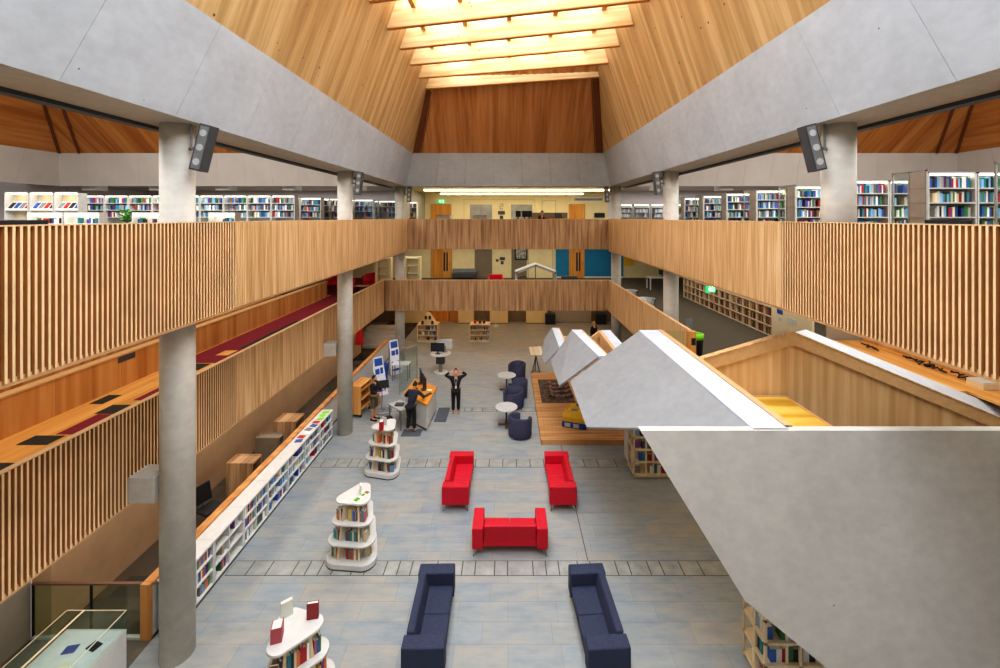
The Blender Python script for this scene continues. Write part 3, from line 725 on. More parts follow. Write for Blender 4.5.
# ------------------------------------------------------------------ low white bookcases along the left
ordn = ['nearest, beside the near column', 'second from the near column', 'third from the near column', 'fourth from the near column', 'third from the far end', 'second from the far end', 'last, beside the middle column']
for k in range(7):
    y0 = 7.78+.985*k; y1 = y0+.975
    t = thing('low_bookcase', 'low white wall bookcase on the left, ' + ordn[k], 'bookcase', (-6.2, y0, 0), 0, 'low white bookcases on the left')
    W = y1-y0
    bx(-.15, .15, 0, W, 0, .06).build('plinth', M['dark_line'], t)
    bx(-.2, -.17, 0, W, .06, .92).build('back_panel', M['white'], t)
    for a in (0, W-.03): bx(-.17, .15, a, a+.03, .06, .92).build('side_panel', M['white'], t)
    for z in (.06, .36, .64): bx(-.17, .15, .03, W-.03, z, z+.025).build('shelf', M['white'], t)
    if k in (0, 1, 2): bx(-.17, .14, W*.5-.012, W*.5+.012, .085, .92).build('divider', M['white'], t)
    where = 'on the %s shelf of the low bookcase %s'
    for z, nm in ((.085, 'bottom'), (.385, 'middle'), (.665, 'upper')):
        gp = [.12, .45, .1, .2, .25, .2, .15][k]
        book_row((-6.1, y0+.05), (-6.1, y0+W*.48), z, .22, .16, where % (nm, ordn[k].split(',')[0]), 'books in the low white bookcases', (1, 0), gp, .035, .07)
        book_row((-6.1, y0+W*.53), (-6.1, y1-.05), z, .22, .16, where % (nm, ordn[k].split(',')[0]), 'books in the low white bookcases', (1, 0), gp, .035, .07)
bxw = thing('worktop', 'long narrow white top running over the low bookcases on the left', 'worktop')
m = MB()
for k in range(7): m.box(-6.42, -6.03, 7.76+.985*k+.003, 7.76+.985*(k+1)-.003, .922, .96)
m.build('top_board', M['white'], bxw)
for k in range(9):                                          # leaflets at the far end of the worktop
    yy = 12.6+k*.23; g = k > 5
    o = bx(-.1, .1, -.08, .08, 0, .012).build('leaflet', M['lime'] if g else [M['poster_blue'], M['red_dark'], M['poster'], M['mid_grey']][k % 4], loc=(-6.2+rnd.uniform(-.04, .04), yy, .961)); o.rotation_euler.z = rnd.uniform(-.3, .3)
    tag(o, ('bright green leaflet at the far end of the white worktop' if g else '%s leaflet lying on the far half of the white worktop' % ['blue', 'red', 'white', 'grey'][k % 4]), 'leaflet', 'leaflets on the white worktop')
t = thing('handrail_wall', 'low white wall with a timber handrail along the left, behind the bookcases', 'wall')
bx(-6.54, -6.45, 7.7, 23, 0, .93).build('panel', M['white'], t)
bx(-6.60, -6.425, 7.7, 23, .93, 1.0).build('handrail', M['oak_panel'], t, bevel=.01)
bx(-6.60, -6.43, 7.62, 7.69, 0, 1.0).build('end_post', M['oak_panel'], t)
# glass balustrade, display case at the lower left
t = thing('glass_balustrade', 'clear green tinted glass balustrade with two panes at the lower left', 'balustrade', (-7.5, 7.66, 0))
for a, b in ((-1.06, -.02), (.0, .89)): bx(a, b, -.008, .008, .05, .98).build('glass_pane', M['glass_green'], t)
for a in (-1.07, -.02, .88): bx(a, a+.02, -.02, .02, 0, 1.0).build('post', M['black'], t)
bx(-1.07, .9, -.025, .025, .98, 1.01).build('handrail', plain('rail_brown', (120, 92, 76), .4), t)
bx(-1.07, .9, -.03, .03, 0, .05).build('base_channel', M['light_grey'], t)
t = thing('display_case', 'glass topped white display case with papers at the lower left corner', 'display case', (-6.75, 6.65, 0))
bx(-.62, .38, -.5, .45, 0, .72).build('body', M['white'], t, bevel=.006)
bx(-.58, .34, -.46, .41, .72, .728).build('tray', M['poster'], t)
m = MB(); m.box(-.62, -.61, -.5, .45, .72, 1.02); m.box(.37, .38, -.5, .45, .72, 1.02); m.box(-.61, .37, .44, .45, .72, 1.02); m.box(-.61, .37, -.5, -.49, .72, 1.02); m.box(-.62, .38, -.5, .45, 1.02, 1.03)
m.build('glass_cover', M['glass'], t)
m = MB()
for a in (-.62, .37): m.box(a, a+.012, -.5, .45, 1.03, 1.036)
m.box(-.62, .382, .44, .452, 1.03, 1.036); m.box(-.34, -.31, -.5, .45, 1.03, 1.04); m.build('edge_trim', M['cream_ply'], t)
for lx, ly, rz, c, lb in ((-6.95, 6.75, .2, 'poster_blue', 'blue printed sheet on the left inside the glass display case'), (-6.62, 6.8, -.3, 'navy_cloth', 'dark blue printed sheet on the right inside the glass display case'), (-6.8, 6.5, 0, 'paper', 'cream printed sheet at the front inside the glass display case')):
    o = bx(-.09, .09, -.07, .07, 0, .006).build('printed_sheet', M[c], loc=(lx, ly, .73)); o.rotation_euler.z = rz; tag(o, lb, 'paper')
# carrels and chair in the carpeted strip behind the handrail
for x0, y0, y1, mt, lb in ((-7.5, 11.3, 11.75, 'oak_board', 'pale timber study booth nearest the camera behind the left handrail'), (-7.5, 12.6, 12.9, 'taupe_panel', 'dark taupe screen between the two timber study booths'), (-7.5, 13.6, 14.2, 'oak_board', 'pale timber study booth farther back behind the left handrail')):
    t = thing('study_booth', lb, 'booth', (x0, y0, 0))
    bx(0, .04, 0, y1-y0, 0, 1.05).build('screen', M[mt], t); bx(.04, .7, 0, .04, 0, 1.05).build('side_panel', M[mt], t); bx(.04, .7, y1-y0-.04, y1-y0, 0, 1.05).build('side_panel', M[mt], t)
    bx(.04, .7, .04, y1-y0-.04, .99, 1.03).build('top', M[mt], t)
def office_chair(name, label, x, y, z, rz, mat='black', group=None):
    t = thing(name, label, 'chair', (x, y, z), rz, group)
    bx(-.24, .24, -.23, .23, .44, .51).build('seat', M[mat], t, bevel=.03)
    m = MB(); m.hexa([(-.21, .2, .56), (.21, .2, .56), (.21, .26, .56), (-.21, .26, .56)], [(-.19, .27, 1.0), (.19, .27, 1.0), (.19, .31, 1.0), (-.19, .31, 1.0)]); m.build('backrest', M[mat], t, bevel=.02)
    m = MB(); m.tube([(0, 0, .1), (0, 0, .44)], .03); m.tube([(0, .15, .46), (0, .26, .6)], .02); m.build('column', M['dark_grey'], t)
    for k in range(5):
        a = 2*math.pi*k/5
        m = MB(); m.tube([(0, 0, .1), (.28*math.cos(a), .28*math.sin(a), .06)], .02); m.tube([(.28*math.cos(a), .28*math.sin(a)-.015, .03), (.28*math.cos(a), .28*math.sin(a)+.015, .03)], .03); m.build('leg', M['black'], t)
    return t
office_chair('office_chair', 'black office chair on the carpet behind the left handrail', -7.3, 10.4, 0, 1.2)

# ------------------------------------------------------------------ help desk and around it
t = thing('help_desk', 'white sided help desk with an orange timber top', 'desk')
A_, B_, C_, D_ = (-2.76, 16.5), (-2.84, 14.95), (-3.9, 15.9), (-3.8, 17.4)
q = [B_, A_, D_, C_]
MB().prism(q, .93, 1.0).build('desk_top', plain('desk_orange', (226, 152, 52), .45, 0, .06, 5), t, bevel=.01)
cx_, cy_ = sum(p[0] for p in q)/4, sum(p[1] for p in q)/4
q2 = [(cx_+(x-cx_)*.94, cy_+(y-cy_)*.94) for x, y in q]; q3 = [(cx_+(x-cx_)*.86, cy_+(y-cy_)*.86) for x, y in q]
MB().prism(q2, .08, .93).build('body', M['white'], t, bevel=.03); MB().prism(q3, 0, .08).build('plinth', M['dark_grey'], t)
def monitor(label, x, y, z, rz, w_=.56, h_=.34, group=None):
    t = thing('monitor', label, 'monitor', (x, y, z), rz, group)
    m = bx(-w_/2, w_/2, -.02, .02, .12, .12+h_); m.build('housing', M['black'], t, bevel=.006)
    bx(-w_/2+.015, w_/2-.015, -.0215, -.02, .135, .105+h_).build('screen', M['screen'], t)
    m = MB(); m.box(-.04, .04, .02, .05, 0, .3); m.box(-.12, .12, -.06, .12, 0, .015); m.build('stand', M['dark_grey'], t)
    return t
monitor('black monitor at the far left of the help desk', -3.45, 16.85, 1.0, R(108), .6, .4); monitor('black monitor in the middle of the help desk', -3.2, 16.25, 1.0, R(112), .6, .4)
for x, y, lb in ((-3.62, 16.2, 'left'), (-2.98, 15.75, 'right')):
    t = thing('keyboard', 'black keyboard on the %s half of the help desk' % lb, 'keyboard', (x, y, 1.001), R(60))
    bx(-.2, .2, -.07, .07, 0, .02).build('body', M['black'], t, bevel=.004)
    m = MB()
    for i in range(10):
        for j in range(3): m.box(-.19+i*.038, -.158+i*.038, -.06+j*.04, -.028+j*.04, .02, .026)
    m.build('keys', M['dark_grey'], t)
o = bx(-.1, .1, -.07, .07, 0, .01).build('paper_sheet', M['paper'], loc=(-3.0, 16.2, 1.001)); tag(o, 'white paper sheet on the help desk near the monitor', 'paper')
t = thing('side_table', 'low grey white table attached left of the help desk', 'table', (-3.93, 15.53, 0), R(-42))
bx(-.4, .4, -.26, .26, .70, .74).build('table_top', M['light_grey'], t, bevel=.01)
for sx in (-.36, .36):
    for sy in (-.22, .22): bx(sx-.02, sx+.02, sy-.02, sy+.02, 0, .7).build('leg', M['mid_grey'], t)
o = bx(-.16, .16, -.12, .12, 0, .05).build('paper_tray', M['dark_grey'], loc=(-3.95, 15.5, .741), bevel=.01); tag(o, 'dark grey tray of papers on the low grey table', 'tray')
t = thing('stool', 'black five footed swivel stool under the low grey table', 'stool', (-4.28, 15.1, 0))
m = MB(); m.lathe([(0, .42), (.17, .42), (.19, .45), (.17, .48), (0, .49)]); m.build('seat', M['black'], t, smooth=True)
m = MB(); m.tube([(0, 0, .08), (0, 0, .42)], .025); m.build('column', M['dark_grey'], t)
for k in range(5):
    a = 2*math.pi*k/5; m = MB(); m.tube([(0, 0, .1), (.27*math.cos(a), .27*math.sin(a), .03)], .022); m.build('leg', M['black'], t)
for x0, x1, y0, y1, lb in ((-2.75, -2.3, 15.75, 16.9, 'grey rectangular mat on the right of the help desk'), (-3.72, -3.05, 14.72, 15.2, 'grey rectangular mat under the woman bending at the help desk')):
    o = bx(x0, x1, y0, y1, .003, .014).build('floor_mat', M['mat']); tag(o, lb, 'mat')
# self service kiosk
t = thing('computer_kiosk', 'round white standing kiosk beyond the help desk', 'kiosk', (-3.3, 20.8, 0))
m = MB(); m.cyl((0, 0), .34, 0, .04, n=32); m.build('base', M['white'], t, bevel=.008)
m = MB(); m.cyl((0, 0), .09, .04, .9); m.build('column', M['mid_grey'], t)
m = MB(); m.box(-.2, .2, -.14, .14, .45, .82); m.build('computer_box', M['dark_grey'], t)
m = MB(); m.cyl((0, 0), .5, .9, .94, n=36); m.build('table_top', M['white'], t)
monitor('black monitor on the front of the white kiosk', -3.42, 20.65, .941, R(-6), .68, .42)
t = thing('display_screen', 'white backed screen on the rear of the kiosk', 'monitor', (-3.12, 21.0, .941), R(8))
bx(-.36, .36, -.02, .02, .14, .62).build('panel', M['light_grey'], t); m = MB(); m.box(-.05, .05, -.03, .03, 0, .3); m.box(-.12, .12, -.1, .1, 0, .012); m.build('stand', M['mid_grey'], t)
# glass screen with steel frame
t = thing('glass_screen', 'tall clear glass screen in a steel frame behind the help desk', 'screen', (-4.35, 18.6, 0), R(58))
bx(-.5, .5, -.005, .005, .1, 1.84).build('glass_pane', M['glass'], t)
for s in (-1, 1): m = MB(); m.tube([(s*.52, 0, 0), (s*.52, 0, 1.92)], .022); m.build('post', M['steel'], t)
m = MB(); m.tube([(-.52, 0, 1.9), (.52, 0, 1.9)], .022); m.tube([(-.52, 0, .95), (.52, 0, .95)], .012); m.build('rail', M['steel'], t)
# poster boards, bin, trolley, tablet stand
for x, y, rz, sc_, lb in ((-5.6, 18.3, R(40), 1.0, 'leaning blue and white poster board, nearer one beside the left handrail'), (-5.6, 20.8, R(40), 1.0, 'leaning blue and white poster board, farther one beside the left handrail')):
    t = thing('poster_board', lb, 'sign', (x, y, 0), rz, 'poster boards by the left handrail')
    t.scale = (.86, .86, .9)
    def lean(u, h, o_=0): return (u, -.42+.42*h/1.7+o_*.97, h+o_*-.25)
    m = MB(); m.slab([lean(-.36, .02), lean(.36, .02), lean(.24, 1.75), lean(-.24, 1.75)], (0, .02, 0)); m.build('board', M['poster'], t)
    for u0, u1, h0, h1 in ((-.2, .2, 1.35, 1.68), (-.2, .02, .98, 1.22), (-.24, .24, .5, .56), (-.24, .2, .62, .67), (.06, .2, .98, 1.25), (-.26, .26, .2, .3)):
        m = MB(); m.slab([lean(u0, h0, -.004), lean(u1, h0, -.004), lean(u1, h1, -.004), lean(u0, h1, -.004)], (0, -.004, 0)); m.build('print', M['poster_blue'], t)
    m = MB(); m.tube([(-.22, .25, .02), lean(-.18, 1.6, .03)], .014); m.tube([(.22, .25, .02), lean(.18, 1.6, .03)], .014); m.tube([(-.36, -.4, .015), (-.3, .27, .015)], .014); m.tube([(.36, -.4, .015), (.3, .27, .015)], .014); m.build('frame', M['black'], t)
t = thing('litter_bin', 'blue litter bin with a yellow label between the poster boards', 'bin', (-5.75, 19.45, 0))
m = MB(); m.hexa([(-.18, -.16, 0), (.18, -.16, 0), (.18, .16, 0), (-.18, .16, 0)], [(-.23, -.2, .8), (.23, -.2, .8), (.23, .2, .8), (-.23, .2, .8)]); m.build('body', M['blue_plastic'], t, bevel=.02)
m = bx(-.25, .25, -.22, .22, .8, .86); m.build('lid', M['blue_plastic'], t, bevel=.02)
MB().slab([(-.1, -.193, .5), (.1, -.193, .5), (.1, -.205, .72), (-.1, -.205, .72)], (0, -.006, 0)).build('label_plate', M['lime'], t)
t = thing('cloth_table', 'small table covered with a white cloth behind the blue bin', 'table', (-5.0, 19.9, 0))
bx(-.4, .4, -.25, .25, .72, .78).build('table_top', M['poster'], t, bevel=.02)
m = MB(); 
for sx in (-.35, .35):
    for sy in (-.2, .2): m.box(sx-.02, sx+.02, sy-.02, sy+.02, 0, .72)
m.build('legs', M['mid_grey'], t)
t = thing('book_trolley', 'orange timber book trolley with sloping shelves beside the middle left column', 'trolley', (-5.72, 16.5, 0), R(-8))
for s in (-1, 1): bx(-.24, .24, s*.44-.015, s*.44+.015, .14, 1.2).build('side_panel', M['oak_desk'], t)
bx(-.25, -.21, -.43, .43, .14, 1.2).build('back_panel', M['oak_desk'], t)
for z in (.2, .55, .9): MB().slab([(-.2, -.425, z), (.22, -.425, z+.08), (.22, .425, z+.08), (-.2, .425, z)], (0, 0, .03)).build('shelf', M['oak_desk'], t)
bx(-.24, .24, -.43, .43, 1.17, 1.2).build('top', M['oak_desk'], t)
for sx in (-.18, .18):
    for sy in (-.36, .36):
        m = MB(); m.tube([(sx-.02, sy, .06), (sx+.02, sy, .06)], .06, 12); m.tube([(sx, sy, .06), (sx, sy, .15)], .015); m.build('castor', M['black'], t)
t = thing('tablet_stand', 'thin stand with a tilted black tablet in front of the man', 'stand', (-4.95, 16.55, 0), R(20))
MB().slab([(-.3, -.2, 1.02), (.3, -.2, 1.02), (.3, .2, 1.16), (-.3, .2, 1.16)], (0, .01, -.03)).build('tablet', M['black'], t)
m = MB(); m.tube([(0, 0, 1.06), (.05, 0, .6), (.02, .0, .12)], .022); m.tube([(.02, 0, .1)]+[(.3*math.cos(a*.52)+.1, .3*math.sin(a*.52), .02) for a in range(13)], .018); m.build('frame', M['mid_grey'], t)
o = bx(-.14, .14, -.2, .2, 0, .3).build('cardboard_box', M['oak_panel'], loc=(-5.35, 17.2, .0), bevel=.005); tag(o, 'small brown box on the floor behind the timber trolley', 'box')
t = thing('hanging_banner', 'red hanging bag on a black stand beyond the left handrail', 'stand', (-7.85, 22.8, 0))
m = MB(); m.tube([(0, 0, .03), (0, 0, 1.9)], .025); m.box(-.4, .4, -.25, .25, 0, .04); m.tube([(-.35, 0, 1.9), (.1, 0, 1.9)], .02); m.build('frame', M['black'], t)
m = MB(); m.hexa([(-.34, -.1, .75), (.1, -.1, .75), (.1, .1, .75), (-.34, .1, .75)], [(-.24, -.06, 1.88), (.02, -.06, 1.88), (.02, .06, 1.88), (-.24, .06, 1.88)]); m.build('bag', M['red_dark'], t, bevel=.05)
t = thing('stone_steps', 'pale grey steps in the far left corner beyond the handrail', 'steps', (-8.05, 25.2, 0))
for k in range(5): bx(-.6, 1.3, k*.32-.6, 1.4, k*.17, (k+1)*.17).build('step', M['light_grey'], t)
# far book carousels
for x, y, lb, tier in ((-4.9, 26.2, 'cream book display unit with a stepped top, far left of the hall', True), (-1.72, 26.2, 'cream book display unit with a flat top, right of the stepped one', False)):
    t = thing('book_display', lb, 'bookcase', (x, y, 0), 0, 'cream book displays at the back')
    W_ = .62
    bx(-W_, W_, -.4, .4, 0, .1).build('base', M['cream_ply'], t); bx(-W_, W_, -.05, .05, .1, 1.05).build('core', M['cream_ply'], t)
    for s in (-1, 1): bx(s*W_, s*(W_-.04), -.4, .4, .1, 1.05).build('side_panel', M['cream_ply'], t)
    for z in (.38, .7, 1.02): bx(-W_+.04, W_-.04, -.4, .4, z, z+.04).build('shelf', M['cream_ply'], t)
    for z in (.1, .42, .74): book_row((x-W_+.06, y-.3), (x+W_-.06, y-.3), z, .22, .14, '', '', (0, -1), .8, .05, .09, False)
    if tier:
        MB().hexa([(-.45, -.3, 1.06), (.45, -.3, 1.06), (.45, .3, 1.06), (-.45, .3, 1.06)], [(-.1, -.08, 1.7), (.1, -.08, 1.7), (.1, .08, 1.7), (-.1, .08, 1.7)]).build('stepped_top', M['cream_ply'], t)
        for a, z in ((.3, 1.12), (.12, 1.4)):
            for s in (-1, 1): rows.append((x+s*a, y-.36+(.12 if z > 1.3 else 0), z-.05, .14, .04, .22, 0, (70, 60, 50)))
    else:
        for s in (-.3, .0, .25): rows.append((x+s, y-.1, 1.06, .15, .04, .2, .2, rnd.choice([(190, 40, 40), (80, 60, 50), (200, 200, 190)])))
# bookcases under the canopy
for x, y, lb in ((4.06, 6.72, 'cream bookcase under the folded canopy at the bottom right'), (3.64, 12.32, 'cream bookcase under the folded canopy, behind the right red sofa')):
    t = thing('tall_bookcase', lb, 'bookcase', (x, y, 0), 0, 'cream bookcases under the canopy'); W_ = 1.15; D_2 = .64
    bx(.03, W_, .03, D_2, .03, .12).build('base', M['cream_ply'], t)
    bx(.02, W_, D_2/2-.02, D_2/2+.02, .12, 1.95).build('core', M['cream_ply'], t)
    for a in (0, W_/2-.02, W_-.04): bx(a, a+.04, 0, .04, .05, 2.0).build('upright', M['cream_ply'], t)
    bx(0, .04, D_2-.04, D_2, .05, 2.0).build('upright', M['cream_ply'], t)
    bx(.36, .40, .04, D_2-.04, .12, 1.95).build('side_core', M['cream_ply'], t)
    for z in (.1, .46, .82, 1.18, 1.54, 1.95): bx(.0, W_, .0, D_2, z, z+.035).build('shelf', M['cream_ply'], t)
    wh = 'on the %s shelf of the cream bookcase ' + ('at the bottom right' if y < 8 else 'behind the right red sofa')
    for z, nm in ((.135, 'lowest'), (.495, 'second lowest'), (.855, 'middle'), (1.215, 'fourth'), (1.575, 'top')):
        one = (y > 8 and z < 1.2) or (y < 8 and z > .8)
        book_row((x+.06, y+.06), (x+W_-.06, y+.06), z, .27, .16, wh % nm, 'books in the cream bookcases under the canopy', (0, -1), .5, .06, .12, one)
        book_row((x+.06, y+D_2-.06), (x+.06, y+.07), z, .27, .16, wh % nm, 'books in the cream bookcases under the canopy', (-1, 0), .5, .06, .12, one)
# ================================================================== upper floors
rnd.seed(21)
def shelf_unit(x0, y0, z0, w_, h_, zs, label, group, end=None, glass_end=False):
    """open bookcase facing the camera side (-y); zs = shelf heights above z0"""
    t = thing('tall_bookcase', label, 'bookcase', (x0, y0, z0), 0, group); D_ = .36
    bx(0, w_, D_-.02, D_, 0, h_).build('back_panel', M['light_grey'], t)
    for a in (0, w_-.03): bx(a, a+.03, 0, D_-.02, 0, h_).build('side_panel', M['white'], t)
    for z in zs: bx(.03, w_-.03, 0, D_-.02, z-.025, z).build('shelf', M['white'], t)
    bx(0, w_, 0, D_, h_-.03, h_).build('top', M['white'], t)
    bx(.05, w_-.05, .04, .1, h_-.055, h_-.031).build('light_strip', M['strip'], t)
    if glass_end:
        e = bx(-.03, -.018, .4, .78, 0, h_+.04); o = e.build('end_glass', M['glass'], t); bx(-.02, -.004, .02, .38, 0, h_).build('end_panel', M['white'], t)
        m = MB()
        for y in (0, .38, .76): m.box(-.035, .0, y, y+.025, 0, h_+.05)
        m.box(-.035, 0, 0, .785, h_+.02, h_+.05); m.build('end_frame', M['light_grey'], o)
        m = MB()
        for z in zs: m.box(-.04, -.021, .03, .36, z-.02, z)
        m.build('end_ledge', M['light_grey'], o)
    return t
Z2 = 6.402
zs2 = [.3, .6, .9, 1.2, 1.5, 1.8]
nth = ['nearest', 'second', 'third', 'fourth', 'fifth', 'sixth', 'seventh', 'eighth']
for k in range(8):
    y = 6.72+2.0*k; nu = [1, 3, 3, 3, 2, 2, 2, 2][k]; x0 = 8.62
    for u in range(nu):
        lb = 'white bookcase on the right upper floor, %s row back, %s unit from glass end' % (nth[k], ['first', 'second', 'third'][u])
        if k == 0: lb = 'white lit bookcase at the very right edge on the upper floor, nearest row'
        shelf_unit(x0+1.02*u, y, Z2, 1.0, 2.12, zs2, lb, 'bookcases on the right upper floor', None, u == 0)
        for z, nm in ((1.8, 'top'), (1.5, 'second'), (1.2, 'third'), (.9, 'fourth')):
            one = k == 1 and u < 2 and z > 1.0
            book_row((x0+1.02*u+.05, y+.05), (x0+1.02*u+.95, y+.05), Z2+z+.002, .24, .18, 'on the %s shelf, %s unit of the second right upper row' % (nm, ['first', 'second', 'third'][u]), 'books in the lit bookcases on the right', (0, -1), .15, .035 if one else .03, .06, one, rnd.choice(COOL) if False else None)
# left upper floor
for u in range(9):
    x0 = -18.3+1.02*u
    shelf_unit(x0, 18.2, Z2, 1.0, 2.12, zs2, 'white bookcase, long row on left upper floor, ' + ['leftmost', 'second from the left', 'third from the left', 'fourth from the left', 'middle one of nine', 'fourth from the right end', 'third from the right end', 'second from the right end', 'rightmost, by its glass end'][u], 'bookcases on the left upper floor')
    for z in (1.8, 1.5, 1.2): book_row((x0+.05, 18.25), (x0+.95, 18.25), Z2+z, .24, .18, '', '', (0, -1), .2, .05, .08, False)
for k in range(5):
    x0, y = [-11.0, -10.0, -9.2, -8.4, -7.6][k], [20.4, 21.4, 22.6, 24.2, 26.0][k]
    for u in range(2):
        shelf_unit(x0+1.02*u, y, Z2, 1.0, 2.12, zs2, 'white upper bookcase behind the left middle column, %s row, %s unit' % (nth[k], ['left', 'right'][u]), 'bookcases on the left upper floor', None, False)
        for z in (1.8, 1.5, 1.2): book_row((x0+1.02*u+.05, y+.05), (x0+1.02*u+.95, y+.05), Z2+z, .24, .18, '', '', (0, -1), .2, .05, .09, False)
for k in range(4):                                         # far right, beyond the middle column
    x0, y = [6.9, 8.0, 9.1, 10.2][k], 27
    shelf_unit(x0, y, Z2, 1.0, 2.0, zs2, 'pale lit bookcase far back on the right upper floor, %s from the left' % ['first', 'second', 'third', 'fourth'][k], 'bookcases far back on the right')
    for z in (1.5, 1.2): book_row((x0+.05, y+.05), (x0+.95, y+.05), Z2+z, .24, .18, '', '', (0, -1), .3, .07, .1, False, ('w', (190, 196, 206)))
for k in range(3):                                         # magazine racks and lit low desks, far left
    x0 = -19.2+.95*k; y = 16.2
    t = thing('magazine_rack', 'white magazine rack at the far left upper floor, %s of three' % ['leftmost', 'middle', 'rightmost'][k], 'rack', (x0, y, Z2), 0, 'magazine racks far left')
    for a in (0, .88): bx(a, a+.03, 0, .36, 0, 2.15).build('side_panel', M['white'], t)
    bx(.03, .88, .3, .33, 0, 2.15).build('back_panel', M['cream_ply'], t); bx(0, .91, 0, .36, 2.12, 2.15).build('top', M['white'], t)
    bx(.05, .86, .04, .1, 2.06, 2.1).build('light_strip', M['strip'], t)
    MB().slab([(.03, .0, 1.45), (.88, .0, 1.45), (.88, .28, 1.8), (.03, .28, 1.8)], (0, .02, -.03)).build('sloping_shelf', M['white'], t)
    bx(.03, .88, 0, .3, 1.1, 1.13).build('shelf', M['white'], t)
    for j in range(4):
        q = bx(-.07, .07, -.01, .01, 0, .26).build('magazine', M[['black', 'poster_blue', 'mid_grey', 'red_dark'][(j+k) % 4]], loc=(x0+.14+.21*j, y+.06, Z2+1.54)); q.rotation_euler.x = R(-38)
        tag(q, '%s magazine on the sloping shelf of the %s far left rack' % (['black', 'blue', 'grey', 'red'][(j+k) % 4], ['leftmost', 'middle', 'rightmost'][k]), 'magazine', 'magazines far left')
for k, (x0, w_, y) in enumerate(((-16.3, 1.2, 14.4), (-15.05, 1.2, 14.4), (-12.75, 1.1, 14.4), (-10.15, .9, 14.4))):
    t = thing('low_bookcase', 'low white lit bookcase behind the left upper balustrade, %s from the left' % nth[k].replace('nearest', 'first'), 'bookcase', (x0, y, Z2), 0, 'low lit bookcases on the left')
    bx(0, w_, .28, .3, 0, 1.35).build('back_panel', M['white'], t); bx(0, w_, 0, .3, 1.33, 1.36).build('top', M['light_grey'], t)
    for a in (0, w_-.03): bx(a, a+.03, 0, .28, 0, 1.33).build('side_panel', M['white'], t)
    bx(.05, w_-.05, .02, .08, 1.24, 1.31).build('light_strip', M['strip'], t); bx(.03, w_-.03, 0, .28, .95, .98).build('shelf', M['white'], t)
    book_row((x0+.05, y+.05), (x0+w_-.05, y+.05), Z2+.98, .2, .16, '', '', (0, -1), .4, .05, .09, False)
t = thing('potted_plant', 'small green leafy plant on the left upper floor by the far bookcases', 'plant', (-15.4, 17.2, Z2))
m = MB(); m.lathe([(0, 0), (.14, 0), (.18, .3), (.16, .3), (0, .27)]); m.build('pot', M['dark_grey'], t)
m = MB(); m.cyl((0, 0), .03, .27, 1.2, n=8); m.build('stem', M['dark_grey'], t)
m = MB()
for j in range(60):
    a = rnd.random()*6.28; h = rnd.uniform(1.0, 1.5); r = rnd.uniform(.05, .35); c, s = math.cos(a), math.sin(a)
    m.face([(r*c*.4, r*s*.4, h-.05), (r*c+.07*s, r*s-.07*c, h), (r*c*1.5, r*s*1.5, h+.05), (r*c-.07*s, r*s+.07*c, h)])
m.build('leaves', M['green_leaf'], t)
for x, y, lb in ((-6.3, 5.5, 'black monitor edge over the left upper balustrade, nearest'), (-6.45, 8.3, 'black monitor just showing over the left upper balustrade, beside the near column'), (6.2, 6.0, 'black monitor just showing over the right upper balustrade, nearest'), (6.45, 8.4, 'black monitor just showing over the right upper balustrade, beside the near column')):
    monitor(lb, x, y, 7.08, R(90) if x < 0 else R(-90), .62, .36)
    d = thing('reading_desk', 'timber desk under the ' + lb.replace(' just showing', '').replace(' edge', ''), 'desk', (x, y, Z2))
    bx(-.35, .35, -.6, .6, .64, .676).build('desk_top', M['oak_desk'], d)
    for sx in (-.3, .3):
        for sy in (-.55, .55): bx(sx-.025, sx+.025, sy-.025, sy+.025, 0, .64).build('leg', M['dark_grey'], d)
# speakers on columns
for sgn in (-1, 1):
    for y, nm, tl in ((7.4, 'nearest', 14), (15.0, 'middle', 6), (22.6, 'farthest', 4)):
        t = thing('loudspeaker', 'tilted dark line loudspeaker hung on the %s %s column' % (nm, 'left' if sgn < 0 else 'right'), 'loudspeaker', (sgn*5.22, y-.1, 8.78), 0, 'loudspeakers on the columns')
        def T(x, y_, z): 
            a = R(tl)*sgn; return (x*math.cos(a)-z*math.sin(a), y_, x*math.sin(a)+z*math.cos(a))
        def tb(x0, x1, y0, y1, z0, z1): return MB().hexa([T(x0, y0, z0), T(x1, y0, z0), T(x1, y1, z0), T(x0, y1, z0)], [T(x0, y0, z1), T(x1, y0, z1), T(x1, y1, z1), T(x0, y1, z1)])
        tb(-.1, .1, -.1, .1, -.4, .4).build('cabinet', M['dark_grey'], t)
        tb(-.075, .075, -.106, -.1, -.37, .37).build('grille', M['mid_grey'], t)
        for z in (-.25, 0, .25):
            m = MB(); n = 16; c = [T(.058*math.cos(2*math.pi*i/n), -.108, z+.058*math.sin(2*math.pi*i/n)) for i in range(n)]; m.slab(c, (0, -.006, 0)); m.build('driver', M['light_grey'], t)
        m = MB(); m.tube([(sgn*.22, .0, -.02), (sgn*.22, 0, .42)], .02); m.tube([(sgn*.05, .0, 0), (sgn*.265, .03, 0)], .03); m.build('bracket', M['mid_grey'], t)
